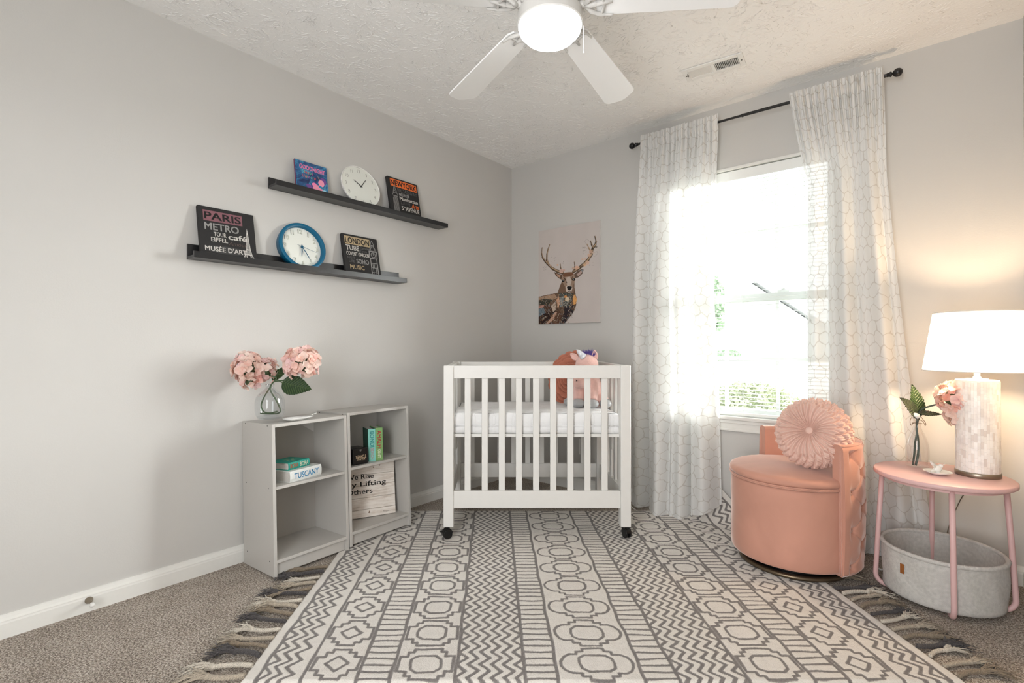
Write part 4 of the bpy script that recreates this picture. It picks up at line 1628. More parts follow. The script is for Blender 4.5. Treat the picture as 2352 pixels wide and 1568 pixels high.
# picture book
M_bookblue = NT('cover_night_sky')
_t = M_bookblue
_co = _t.obj()
_n = _t.noise(22, 3, 0.6, _co, 1.5)
M_bookblue = _t.done(_t.pbsdf(_t.ramp(_n.outputs[0], [(0.35, lin((34, 48, 92))), (0.5, lin((40, 92, 140))), (0.65, lin((74, 150, 186)))]), 0.3, spec=0.5))
gb = on_wall('picture_book', 'blue picture book lettered GOODNIGHT Sleepy Unicorn on the upper ledge', 'book', -1.789, 0.055, UZ, 9)
GW, GH = 0.176, 0.168
MB().box(0, GW, 0, 0.002, 0, GH).box(0, GW, 0.009, 0.011, 0, GH).build('cover', M_bookblue, gb, bevel=0.0006)
MB().box(-0.001, 0.003, 0.0005, 0.0105, 0, GH).build('spine', plain('plum_spine', (110, 46, 84), 0.4), gb)
MB().box(0.003, GW - 0.004, 0.002, 0.009, 0.004, GH - 0.004).build('pages', plain('page_edges', (0, 0, 0)), gb)
M_pinkp = plain('hot_pink_print', (240, 132, 178), 0.4)
M_pink2 = plain('soft_pink_print', (236, 150, 176), 0.4)
M_purp = plain('purple_print', (112, 70, 140), 0.4)
lettering(gb, 'GOODNIGHT', 0.022, 0.126, -0.0006, 0.024, M_pinkp, w=0.142, bold=0.020, depth=0, rot=R(-2))
cols = [(110, 200, 220), (240, 200, 90), (230, 90, 90), (240, 150, 80), (130, 200, 140), (200, 90, 150)]
xx = 0.032
for i, ch in enumerate('Sleepy'):
    w_ = {'S': 0.012, 'l': 0.004}.get(ch, 0.0095)
    lettering(gb, ch, xx, 0.103, -0.0006, 0.017, plain('cover_ink_%d' % i, cols[i], 0.4), w=w_, bold=0.008, shear=0.2, depth=0)
    xx += w_ + 0.0022
xx = 0.036
for i, ch in enumerate('Unicorn'):
    w_ = {'U': 0.012, 'i': 0.0035, 'r': 0.006}.get(ch, 0.0095)
    lettering(gb, ch, xx, 0.080, -0.0006, 0.017, plain('cover_ink_%d' % ((i + 2) % 6), cols[(i + 2) % 6], 0.4), w=w_, bold=0.008, shear=0.2, depth=0)
    xx += w_ + 0.0022


def blob(parent, name, cx, cz, rx, rz, m, y, a0=0.0):
    flat_patch(parent, name, [(cx + rx * math.cos(a) * math.cos(a0) - rz * math.sin(a) * math.sin(a0), cz + rx * math.cos(a) * math.sin(a0) + rz * math.sin(a) * math.cos(a0)) for a in [i * math.pi / 12 for i in range(24)]], y, m)


blob(gb, 'printed_tail', 0.078, 0.030, 0.028, 0.013, M_purp, -0.0006, -0.5)
blob(gb, 'printed_body', 0.118, 0.034, 0.028, 0.020, M_pink2, -0.0009)
blob(gb, 'printed_body', 0.098, 0.052, 0.013, 0.011, M_pinkp, -0.0008)
blob(gb, 'printed_mane', 0.150, 0.082, 0.017, 0.020, M_purp, -0.0008, 0.5)
blob(gb, 'printed_head', 0.138, 0.068, 0.017, 0.019, M_pink2, -0.0011)
blob(gb, 'printed_scarf', 0.134, 0.046, 0.015, 0.007, plain('teal_print', (30, 130, 170), 0.4), -0.0012, -0.4)
blob(gb, 'printed_pillow', 0.150, 0.026, 0.014, 0.008, plain('pale_cyan_print', (170, 214, 230), 0.4), -0.0012, 0.3)
flat_patch(gb, 'printed_horn', [(0.128, 0.082), (0.134, 0.084), (0.118, 0.108)], -0.0012, M_tan)

# clocks
M_wclk = plain('white_clock_plastic', (232, 231, 227), 0.4)
M_face = plain('clock_face_white', (228, 230, 222), 0.5)
M_num = plain('grey_numeral', (158, 156, 150), 0.5)
M_tealc = plain('teal_clock_plastic', (0, 92, 126), 0.38, spec=0.4)
M_hand = plain('teal_hand', (0, 84, 116), 0.35)
M_hgrey = plain('dark_grey_hand', (70, 72, 72), 0.4)
M_emb = plain('embossed_white', (222, 224, 214), 0.55)


def clock(label, y, x, z, lean, rad, depth, rim, mrim, mface, mnum, hand, hm, mm, sec, raised, group=None):
    t = on_wall('table_clock', label, 'clock', y, x, z, lean)
    # local: disc centre at (0, 0, rad)
    Mx = Matrix.Translation((0, depth, rad)) @ Matrix.Rotation(R(90), 4, 'X')
    prf = [(0, 0), (rad * 0.9, 0), (rad * 0.985, depth * 0.25), (rad, depth * 0.75), (rad * 0.997, depth * 0.95), (rad - rim * 0.3, depth), (rad - rim, depth * 0.96), (rad - rim - 0.001, depth * 0.55)]
    if raised:
        prf = [(0, 0), (rad * 0.93, 0), (rad * 0.96, 0.002), (rad * 0.995, depth - 0.004), (rad * 0.99, depth - 0.001), (rad * 0.975, depth), (rad - rim + 0.001, depth), (rad - rim, depth - 0.001), (rad - rim - 0.002, depth * 0.5)]
    MB(Mx).lathe(prf, 72).build('clock_case', mrim, t, smooth=True)
    fz = depth * (0.55 if raised else 0.84)
    MB(Mx).lathe([(0, fz), (rad - rim, fz)], 72).build('clock_face', mface, t)
    fy = depth - fz
    rn = (rad - rim) * 0.80
    for k in range(1, 13):
        a = math.pi / 2 - k * math.pi / 6
        hgt = rad * (0.17 if not raised else 0.19)
        w_ = hgt * (0.55 if k < 10 else 0.95)
        if k in (1,):
            w_ = hgt * 0.28
        if k == 11:
            w_ = hgt * 0.62
        lettering(t, str(k), rn * math.cos(a), rad + rn * math.sin(a) - hgt / 2, fy - (0.0012 if raised else 0.0004), hgt, mnum, w=w_, bold=(0.012 if raised else -0.012), align='CENTER', depth=0.0024 if raised else 0.0)
    def hnd(a, L, w_, tail, yy, name):
        c, s = math.cos(a), math.sin(a)
        q = []
        for (l, ww) in ((-tail, w_ * 0.6), (0, w_), (L * 0.75, w_ * 0.8), (L, w_ * 0.35)):
            q.append((l, ww))
        pp = [(l, ww) for l, ww in q] + [(l, -ww) for l, ww in q[::-1]]
        MB().poly([(l * c - ww * s, rad + l * s + ww * c) for l, ww in pp], yy, yy + 0.0008).build(name, hand, t)
    hnd(math.pi / 2 - R(hm), rad * 0.42, rad * 0.022, rad * 0.08, fy - (0.0075 if raised else 0.0022), 'hour_hand')
    hnd(math.pi / 2 - R(mm), rad * (0.60 if raised else 0.50), rad * 0.018, rad * 0.08, fy - (0.009 if raised else 0.0034), 'minute_hand')
    if sec is not None:
        hnd(math.pi / 2 - R(sec), rad * 0.66, rad * 0.006, rad * 0.22, fy - 0.0105, 'second_hand')
    MB(Matrix.Translation((0, fy, rad)) @ Matrix.Rotation(R(90), 4, 'X')).lathe([(0, 0), (rad * 0.04, 0), (rad * 0.04, 0.011 if raised else 0.004), (0, 0.011 if raised else 0.004)], 16).build('clock_hub', hand, t)
    return t


clock('white round clock on the upper ledge', -1.398, 0.066, UZ - 0.002, 15, 0.126, 0.020, 0.005, M_wclk, M_face, M_num, M_hgrey, -55, 38, None, False)
clock('teal round clock with a deep rim on the lower ledge', -1.748, 0.070, LZ - 0.002, 12, 0.126, 0.044, 0.019, M_tealc, M_face, M_emb, M_hand, 188, 151, 106, True)

# ================================================================ stag painting
px_poly = []   # filled outlines in unit picture coordinates


def pp(x, y):
    u = (x - 219) / 714.0
    yt = 272 - 122 * u
    yb = 1372 - 22 * u
    return (u, 1 - (y - yt) / (yb - yt))


NXp, NZp = 210, 284
img = np.zeros((NZp, NXp, 3))
gu, gv = np.meshgrid((np.arange(NXp) + .5) / NXp, (np.arange(NZp) + .5) / NZp)


def smn(seed, f):
    r_ = np.random.RandomState(seed)
    g = r_.rand(f + 2, f + 2)
    x, y = gu * f, gv * f
    i, j = x.astype(int), y.astype(int)
    fx, fy = x - i, y - j
    fx, fy = fx * fx * (3 - 2 * fx), fy * fy * (3 - 2 * fy)
    return (g[j, i] * (1 - fx) + g[j, i + 1] * fx) * (1 - fy) + (g[j + 1, i] * (1 - fx) + g[j + 1, i + 1] * fx) * fy


def C3(c):
    return np.array(lin(c)[:3])


img[:] = C3((198, 189, 184))
img *= (0.97 + 0.05 * smn(1, 9))[..., None]


def fill(pts, col, alpha=1.0, tex=None):
    P_ = [pp(*p) for p in pts]
    ins = np.zeros(gu.shape, bool)
    n = len(P_)
    for i in range(n):
        x0, y0 = P_[i]
        x1, y1 = P_[(i + 1) % n]
        c = ((y0 > gv) != (y1 > gv))
        xx = (x1 - x0) * (gv - y0) / ((y1 - y0) if abs(y1 - y0) > 1e-9 else 1e-9) + x0
        ins ^= c & (gu < xx)
    a = ins * alpha
    if tex is not None:
        a = a * tex
    img[:] = img * (1 - a[..., None]) + C3(col) * a[..., None]


def stroke(pts, w0, w1, col, alpha=1.0):
    P_ = [pp(*p) for p in pts]
    asp = 0.705 / 0.523
    n = len(P_) - 1
    for i in range(n):
        d = seg_d(gu, gv * asp, P_[i][0], P_[i][1] * asp, P_[i + 1][0], P_[i + 1][1] * asp)
        w = lerp(w0, w1, (i + 0.5) / n) / 714.0
        a = np.clip((w - d) * NXp + 0.5, 0, 1) * alpha
        img[:] = img * (1 - a[..., None]) + C3(col) * a[..., None]


# body
body = [(216, 1050), (300, 1030), (400, 1012), (455, 1000), (480, 930), (505, 870), (520, 780), (640, 760), (655, 860), (655, 940), (662, 1000), (680, 1070), (672, 1150), (650, 1220), (600, 1290), (540, 1365), (216, 1372)]
fill(body, (104, 82, 66))
fill([(216, 1180), (330, 1140), (460, 1190), (560, 1330), (520, 1370), (216, 1372)], (72, 50, 40), 0.85)
fill([(216, 1290), (320, 1230), (430, 1215), (340, 1330), (260, 1372), (216, 1372)], (44, 30, 26), 0.95)
fill([(216, 1055), (420, 1015), (450, 1060), (390, 1090), (216, 1100)], (170, 140, 116), 0.9)
fill([(216, 1090), (300, 1070), (400, 1085), (330, 1150), (216, 1140)], (50, 54, 48), 0.9)
fill([(216, 1150), (290, 1145), (280, 1175), (216, 1190)], (190, 142, 126), 0.9)
fill([(216, 1195), (280, 1175), (310, 1235), (216, 1290)], (108, 122, 130), 0.95)
fill([(375, 1160), (430, 1100), (440, 1200), (400, 1230)], (196, 176, 158), 0.9)
fill([(440, 1090), (470, 1030), (480, 1130), (460, 1190)], (212, 162, 130), 0.9)
fill([(455, 1005), (560, 1000), (640, 1010), (600, 1180), (520, 1170), (490, 1080)], (66, 70, 66), 0.9)
fill([(480, 1060), (530, 1040), (520, 1150), (480, 1180)], (130, 136, 136), 0.8)
fill([(635, 1030), (660, 1020), (680, 1080), (672, 1130), (640, 1145)], (226, 166, 100), 0.95)
fill([(540, 1160), (650, 1150), (640, 1230), (590, 1290), (540, 1365), (480, 1370), (520, 1270)], (40, 34, 40), 0.95)
fill([(360, 1370), (430, 1260), (470, 1200), (500, 1260), (470, 1372)], (92, 64, 50), 0.9)
fill([(345, 1330), (430, 1225), (450, 1230), (395, 1330), (330, 1372), (300, 1372)], (206, 164, 140), 0.85)
r_ = random.Random(4)
for i in range(420):
    x = r_.uniform(222, 670)
    y = r_.uniform(1010, 1365)
    if x + (y - 1150) * 0.55 > 690 or (x < 450 and y < 1045):
        continue
    a = r_.uniform(-2.6, -0.4)
    L = r_.uniform(6, 34)
    col = r_.choice([(150, 120, 98), (60, 44, 38), (204, 190, 172), (96, 84, 74), (60, 66, 62), (176, 130, 96), (34, 28, 28), (150, 158, 160)])
    stroke([(x, y), (x + L * math.cos(a), y - L * math.sin(a))], r_.uniform(1.5, 5), 1, col, 0.6)
for i in range(90):
    x, y = r_.uniform(470, 620), r_.uniform(1005, 1180)
    stroke([(x, y), (x + 2, y)], 3.4, 3, r_.choice([(208, 200, 184), (216, 160, 100), (140, 150, 150)]), 0.8)
# neck and head
fill([(455, 1005), (500, 880), (520, 860), (560, 930), (560, 1000)], (112, 88, 72), 0.9)
fill([(650, 880), (655, 960), (640, 1010), (610, 1000), (630, 930)], (128, 104, 88), 0.9)
head = [(505, 800), (530, 765), (580, 755), (635, 755), (655, 790), (660, 850), (650, 890), (630, 930), (628, 975), (605, 1000), (575, 998), (550, 972), (545, 930), (515, 880), (500, 840)]
fill(head, (150, 126, 108))
fill([(515, 790), (545, 765), (640, 760), (640, 790), (600, 810), (530, 815)], (112, 74, 52), 0.9)
fill([(560, 820), (600, 810), (620, 860), (610, 910), (570, 915), (555, 870)], (190, 176, 164), 0.9)
fill([(550, 930), (570, 915), (620, 915), (630, 950), (620, 990), (590, 1000), (558, 985)], (206, 192, 180), 0.95)
fill([(565, 930), (590, 922), (625, 928), (620, 955), (600, 975), (575, 968)], (24, 20, 20), 1)
stroke([(575, 982), (600, 986), (618, 980)], 3, 3, (40, 34, 32))
for ex, ey in ((521, 860), (645, 846)):
    stroke([(ex - 6, ey), (ex + 6, ey)], 12, 12, (24, 18, 16))
    stroke([(ex - 2, ey - 4), (ex, ey - 4)], 2.4, 2, (200, 200, 200))
stroke([(530, 820), (548, 850), (565, 885)], 6, 3, (70, 52, 42))
stroke([(630, 815), (618, 845)], 5, 3, (80, 60, 48))
fill([(412, 755), (455, 770), (510, 790), (500, 845), (470, 830), (435, 800)], (92, 72, 58))
fill([(440, 775), (490, 795), (485, 825), (455, 808)], (190, 150, 126), 0.9)
fill([(650, 780), (690, 745), (740, 718), (757, 728), (745, 775), (700, 820), (662, 830)], (100, 82, 70))
fill([(675, 790), (735, 735), (740, 765), (700, 805)], (186, 160, 150), 0.9)
fill([(725, 735), (752, 725), (745, 765)], (130, 134, 138), 0.9)
# antlers
for pts, w0, w1, c in (
    ([(515, 765), (450, 745), (390, 712), (345, 670), (322, 610), (325, 540), (340, 480), (358, 432)], 17, 5, (84, 66, 50)),
    ([(345, 670), (300, 625), (268, 580), (258, 530), (264, 468)], 13, 4, (66, 50, 40)),
    ([(500, 730), (492, 700), (488, 660)], 8, 2, (60, 48, 40)),
    ([(645, 748), (700, 715), (760, 665), (810, 610), (845, 550), (852, 500), (860, 470)], 17, 13, (88, 70, 54)),
    ([(858, 480), (885, 440), (895, 400), (882, 340)], 15, 4, (50, 38, 32)),
    ([(858, 470), (845, 430), (834, 392)], 11, 3, (60, 46, 38)),
    ([(835, 510), (812, 470), (795, 430)], 9, 3, (150, 126, 104)),
    ([(658, 730), (658, 690), (652, 640)], 8, 3, (70, 56, 46)),
    ([(720, 700), (742, 672), (752, 655)], 8, 3, (56, 44, 36))):
    stroke(pts, w0, w1, c)
    stroke([(x + 3, y - 4) for x, y in pts], w0 * 0.38, w1 * 0.4, (196, 166, 134), 0.75)
for (x, y, w, c) in ((500, 745, 22, (206, 170, 156)), (530, 735, 12, (200, 160, 144)), (680, 705, 20, (216, 172, 146)), (640, 712, 14, (190, 160, 140)), (820, 560, 18, (206, 170, 146)), (835, 520, 16, (196, 160, 140)), (800, 650, 20, (212, 178, 156)), (770, 675, 14, (216, 176, 140)), (455, 672, 9, (214, 164, 128)), (745, 607, 9, (214, 168, 138)), (776, 605, 7, (210, 164, 134)), (365, 675, 10, (190, 164, 146)), (865, 530, 10, (200, 176, 160)), (895, 465, 10, (110, 100, 90)), (550, 1048, 14, (220, 150, 86)), (568, 1078, 22, (226, 206, 178))):
    stroke([(x - 4, y), (x + 4, y)], w, w * 0.8, c, 0.85)
for i in range(60):
    x, y = r_.choice([(300, 700), (400, 600), (760, 540), (840, 655), (290, 720), (505, 670), (770, 500)])
    x += r_.uniform(-26, 26)
    y += r_.uniform(-40, 30)
    stroke([(x, y), (x + r_.uniform(-3, 3), y + r_.uniform(-6, 6))], 1.8, 1.4, (92, 82, 76), 0.7)
stroke([(780, 420), (772, 395), (792, 368), (815, 385), (830, 420)], 1.4, 1.2, (140, 128, 122), 0.7)
stroke([(868, 530), (905, 520), (912, 545), (880, 575), (862, 570)], 1.4, 1.2, (140, 128, 122), 0.7)
PWd, PHt = 0.523, 0.705
ptg = thing('stag_canvas', 'tall canvas of a painted stag above the crib', 'canvas print', (0.283, -0.0005, 1.190), (0, 0, 0))
MB().box(0, PWd, -0.020, 0, 0, PHt).build('canvas_block', plain('canvas_edge', (216, 212, 208), 0.85, grain=0.03), ptg, bevel=0.0015)
xs_ = np.linspace(0.0004, PWd - 0.0004, NXp + 1)
zs_ = np.linspace(0.0004, PHt - 0.0004, NZp + 1)
XX, ZZ = np.meshgrid(xs_, zs_)
me = bpy.data.meshes.new('painted_front')
nvv = (NXp + 1) * (NZp + 1)
me.vertices.add(nvv)
me.vertices.foreach_set('co', np.stack([XX, np.full(XX.shape, -0.0204), ZZ], -1).astype('f').ravel())
ix = np.arange(nvv).reshape(NZp + 1, NXp + 1)
q = np.stack([ix[:-1, :-1], ix[:-1, 1:], ix[1:, 1:], ix[1:, :-1]], -1).reshape(-1, 4)
me.loops.add(len(q) * 4)
me.loops.foreach_set('vertex_index', q.ravel().astype('i'))
me.polygons.add(len(q))
me.polygons.foreach_set('loop_start', np.arange(0, len(q) * 4, 4, dtype='i'))
me.polygons.foreach_set('loop_total', np.full(len(q), 4, 'i'))
me.update(calc_edges=True)
at = me.attributes.new('paint', 'FLOAT_COLOR', 'CORNER')
cc = np.concatenate([np.repeat(np.clip(img, 0, 1).reshape(-1, 3), 4, 0), np.ones((len(q) * 4, 1))], 1)
at.data.foreach_set('color', cc.astype('f').ravel())
_t = NT('printed_canvas')
_a = _t.n('Attribute', attribute_name='paint')
_w = _t.noise(900, 1, 0.5, _t.obj())
me.materials.append(_t.done(_t.pbsdf(_a.outputs['Color'], 0.8, 0, _t.bump(_w.outputs[0], 0.15, 0.001), spec=0.25)))
o = bpy.data.objects.new('painted_front', me)
COL.objects.link(o)
o.parent = ptg
for s in (0.006, PWd - 0.009):
    pass
# ================================================================ curtains and rod
def m_curtain():
    t = NT('pebble_print_curtain')
    at = t.n('Attribute', attribute_name='cloth').outputs['Vector']
    wr = t.noise(11, 2, 0.5, at)
    wv = t.vec('MULTIPLY', t.vec('SUBTRACT', wr.outputs['Color'], (0.5, 0.5, 0.5)), (0.066, 0.066, 0))
    p = t.vec('ADD', at, wv)
    p = t.vec('MULTIPLY', p, (1 / 0.068, 1 / 0.068, 0))
    s = (1.0, 1.7320508, 1.0)
    a = t.vec('SUBTRACT', t.vec('WRAP', p, s, (0, 0, 0)), (0.5, 0.8660254, 0))
    b = t.vec('SUBTRACT', t.vec('WRAP', t.vec('SUBTRACT', p, (0.5, 0.8660254, 0)), s, (0, 0, 0)), (0.5, 0.8660254, 0))
    la, lb = t.vec('LENGTH', a), t.vec('LENGTH', b)
    sel = t.math('LESS_THAN', lb, la)
    g = t.n('Mix', {0: sel, 4: a, 5: b}, data_type='VECTOR').outputs[1]
    g = t.vec('ABSOLUTE', g)
    sp = t.n('SeparateXYZ', {0: g})
    d = t.math('MAXIMUM', sp.outputs[0], t.math('ADD', t.math('MULTIPLY', sp.outputs[0], 0.5), t.math('MULTIPLY', sp.outputs[1], 0.8660254)))
    # rounder corners
    d = t.math('ADD', t.math('MULTIPLY', d, 0.72), t.math('MULTIPLY', t.vec('LENGTH', g), 0.255))
    line = t.math('MULTIPLY', t.math('SUBTRACT', d, 0.450), 45.0, clamp=True)
    wn = t.noise(700, 2, 0.6, at)
    white = lin((240, 240, 238))
    grey = lin((216, 213, 208))
    col = t.mix(line, white, grey)
    df = t.n('BsdfDiffuse', {0: col, 'Normal': t.bump(wn.outputs[0], 0.15, 0.001)})
    tl = t.n('BsdfTranslucent', {0: t.mix(line, lin((244, 244, 242)), lin((212, 209, 204)))})
    m1 = t.n('MixShader', {0: 0.23, 1: df.outputs[0], 2: tl.outputs[0]})
    tr = t.n('BsdfTransparent', {0: (1, 1, 1, 1)})
    fac = t.math('SUBTRACT', 0.10, t.math('MULTIPLY', line, 0.05))
    return t.done(t.n('MixShader', {0: fac, 1: m1.outputs[0], 2: tr.outputs[0]}).outputs[0])


M_curt = m_curtain()
ROD_Y, ROD_Z = -0.085, 2.318


def curtain(label, left, right, bottom, nf, seed, fold_amp, ytail, u0, shift=0.0):
    """left/right: (z, x) tables of the hanging edges"""
    rnd = random.Random(seed)
    zl, xl = [a for a, b in left], [b for a, b in left]
    zr, xr = [a for a, b in right], [b for a, b in right]
    NU, NV = 260, 170
    ztop = ROD_Z + 0.040
    ph = [rnd.uniform(0, 6.28) for _ in range(8)]
    warp = [rnd.uniform(-0.5, 0.5) for _ in range(4)]
    vs, uv = [], []
    for j in range(NV):
        tv = j / (NV - 1)
        for i in range(NU):
            s = i / (NU - 1)
            zb = bottom(s)
            z = ztop + (zb - ztop) * (tv ** 0.9)
            xa = piece(zl[::-1], xl[::-1], z)
            xb = piece(zr[::-1], xr[::-1], z)
            dn = (ztop - z)
            k = min(1, max(0, (dn - 0.03) / 1.1))          # 0 gathered at the rod, 1 open folds below
            k2 = min(1, max(0, (dn - 0.05) / 0.35))
            sw = s + 0.03 * math.sin(2 * math.pi * s + ph[0]) + 0.018 * k * math.sin(4 * math.pi * s + ph[1])
            a1 = sw * nf * 2 * math.pi + ph[2] + 0.5 * math.sin(dn * 1.3 + ph[3])
            big = math.sin(a1) + 0.35 * math.sin(2 * a1 + ph[4])
            sm = math.sin(s * 2 * math.pi * 17 + ph[5] + 1.2 * math.sin(s * 9)) + 0.6 * math.sin(s * 2 * math.pi * 29 + ph[6] + dn * 6)
            amp_b = fold_amp * (0.25 + 0.75 * k)
            amp_s = 0.013 * (1 - k2) + 0.0022 * k2 * (1 - k)
            y = ROD_Y - 0.004 + big * amp_b * k2 + sm * amp_s
            if dn < 0.075:
                y = ROD_Y - 0.021 + sm * 0.0070 * (1.5 if dn < 0.03 else 1) + 0.002 * big
            y -= ytail(s) * max(0, (0.9 - z)) ** 1.3
            zz = z + (0.006 * sm if dn < 0.02 else 0) + (0.0 if dn > 0.1 else 0.002 * math.sin(s * 90))
            x = lerp(xa, xb, s) + 0.35 * amp_b * math.cos(a1) * k2 * (1 - abs(2 * s - 1) ** 6)
            vs.append((x, min(y, -0.012), zz))
            uv.append((u0 + s * 0.80 + shift, z, 0))
    fs = [(j * NU + i, j * NU + i + 1, (j + 1) * NU + i + 1, (j + 1) * NU + i) for j in range(NV - 1) for i in range(NU - 1)]
    t = thing('curtain', label, 'curtain', (0, 0, 0), group='pebble print curtains on the black rod')
    o = MB().add(vs, fs).build('curtain_panel', M_curt, t, smooth=True, fix=False)
    at = o.data.attributes.new('cloth', 'FLOAT_VECTOR', 'POINT')
    at.data.foreach_set('vector', np.array(uv, 'f').ravel())
    # doubled side hems
    for side in (0, NU - 1):
        rng = range(0, 3) if side == 0 else range(NU - 3, NU)
    return t


curtain('left sheer curtain with white pebble print beside the crib',
        [(2.36, 1.150), (2.2, 1.135), (1.6, 1.105), (1.0, 1.088), (0, 1.080)],
        [(2.36, 1.618), (1.9, 1.600), (1.3, 1.583), (0.8, 1.606), (0.14, 1.618), (0, 1.618)],
        lambda s: 0.012 + (0.0 if s < 0.6 else 0.10 * ((s - 0.6) / 0.4) ** 1.5), 3.6, 12, 0.036,
        lambda s: 0.10 * math.exp(-((s - 0.42) / 0.16) ** 2) + 0.05 * math.exp(-((s - 0.75) / 0.2) ** 2), 0.0)
curtain('right sheer curtain with white pebble print behind the peach chair',
        [(2.36, 1.978), (2.25, 1.990), (1.96, 2.040), (1.88, 2.062), (1.33, 2.056), (0, 2.056)],
        [(2.36, 2.378), (1.84, 2.388), (1.34, 2.426), (0.85, 2.470), (0.2, 2.542), (0, 2.560)],
        lambda s: 0.012, 3.2, 31, 0.028, lambda s: -0.035, 1.7)

rod = thing('curtain_rod', 'thin black curtain rod with ball finials over the window', 'curtain rod', (0, 0, 0))
MB().cyl((1.115, ROD_Y, ROD_Z), (1.76, ROD_Y, ROD_Z), 0.0065, seg=16).cyl((1.75, ROD_Y, ROD_Z), (2.395, ROD_Y, ROD_Z), 0.008, seg=16).cyl((1.742, ROD_Y, ROD_Z), (1.752, ROD_Y, ROD_Z), 0.0095, seg=16).build('rod', M_black, rod, smooth=False)
for x, s in ((1.115, -1), (2.395, 1)):
    f = MB(Matrix.Translation((x, ROD_Y, ROD_Z)) @ Matrix.Rotation(R(90 * s), 4, 'Y'))
    f.lathe([(0.0, -0.004), (0.0095, -0.004), (0.0095, 0.004), (0.0125, 0.008), (0.0125, 0.012), (0.0065, 0.015), (0.0065, 0.018)] + [(0.0195 * math.sin(a), 0.036 - 0.0195 * math.cos(a)) for a in [R(22 + 158 * i / 12) for i in range(13)]], 24)
    f.build('finial', M_black, rod, smooth=True)
    xb = x - s * 0.035
    MB().box(xb - 0.008, xb + 0.008, -0.003, 0, ROD_Z - 0.045, ROD_Z + 0.012).cyl((xb, -0.002, ROD_Z - 0.014), (xb, ROD_Y, ROD_Z - 0.014), 0.005, seg=10).box(xb - 0.006, xb + 0.006, ROD_Y - 0.011, ROD_Y + 0.011, ROD_Z - 0.018, ROD_Z - 0.008).build('rod_bracket', M_black, rod, bevel=0.001)

# ================================================================ swivel barrel chair
def m_velvet(name, rgb, sh=0.9):
    t = NT(name)
    co = t.obj()
    n = t.noise(3.5, 3, 0.55, co, 0.8)
    f = t.noise(500, 2, 0.5, co)
    c = lin(rgb)
    col = t.ramp(n.outputs[0], [(0.35, tuple(v * 0.88 for v in c[:3]) + (1,)), (0.65, c)])
    nd = t.n('BsdfPrincipled')
    t.put(nd.inputs['Base Color'], col)
    nd.inputs['Roughness'].default_value = 0.75
    nd.inputs['Specular IOR Level'].default_value = 0.15
    nd.inputs['Sheen Weight'].default_value = sh
    nd.inputs['Sheen Roughness'].default_value = 0.35
    nd.inputs['Sheen Tint'].default_value = (1, 0.86, 0.80, 1)
    t.put(nd.inputs['Normal'], t.bump(f.outputs[0], 0.12, 0.001))
    return t.done(nd.outputs[0])


M_velv = m_velvet('peach_velvet', (206, 153, 134))
M_pillv = m_velvet('blush_velvet', (234, 198, 184), 0.6)
M_brass = plain('antique_bronze', (112, 98, 80), 0.35, 0.85)
CX, CY = 2.030, -0.370
ch = thing('barrel_chair', 'peach velvet swivel barrel chair with a tufted back before the window', 'chair', (CX, CY, 0))
MB().lathe([(0.205, 0.012), (0.222, 0.010), (0.230, 0.014), (0.231, 0.022), (0.226, 0.030), (0.210, 0.032)], 72, closed=True).build('base_ring', M_brass, ch, smooth=True)
MB().lathe([(0, 0.016), (0.222, 0.016), (0.222, 0.024), (0.20, 0.03), (0.20, 0.062), (0, 0.062)], 48).build('plinth', M_plast, ch)
rb = 0.264
pr_ = [(0.0, 0.058), (0.246, 0.056), (0.257, 0.060), (0.262, 0.070)] + [(0.2625 + 0.0015 * math.sin(i), 0.07 + 0.034 * i) for i in range(1, 10)] + [(0.262, 0.398), (0.257, 0.410), (0.20, 0.413), (0, 0.413)]
MB().lathe(pr_, 96).build('seat_drum', M_velv, ch, smooth=True)


def seatf(u, v):
    a = 2 * math.pi * u
    r = v
    rr = 0.270
    if r < 0.86:
        q = r / 0.86
        z = 0.4745 - 0.018 * q ** 3.0
        return (rr * 0.90 * q * math.cos(a), rr * 0.90 * q * math.sin(a), z)
    q = (r - 0.86) / 0.14
    b = R(90) * (1 - q) * 1.0 - R(60) * q
    rad = rr * 0.90 + 0.0275 * math.cos(b)
    return (rad * math.cos(a), rad * math.sin(a), 0.4355 + 0.021 * math.sin(b) + 0.0005 * math.sin(a * 30))


MB().grid(96, 34, seatf, wrap_u=True).build('seat_cushion', M_velv, ch, smooth=True)
for zz_, r_2 in ((0.4185, 0.2665), (0.4125, 0.2660)):
    MB().tube([(r_2 * math.cos(a), r_2 * math.sin(a), zz_) for a in [i * math.pi / 48 for i in range(96)]], 0.0036, 8, closed=True).build('piping', M_velv, ch, smooth=True)
A0, A1 = R(-38), R(131)
ZB, ZT, RI, RO = 0.052, 0.607, 0.229, 0.283
btn = []
dz, da = 0.157, R(17.5)
for i in range(11):
    for k in range(5):
        a = R(-26) + da * i
        z = 0.085 + dz * k + (dz * 0.5 if i % 2 else 0)
        if z < ZT - 0.03 and a < A1 - R(6):
            btn.append((a, z))


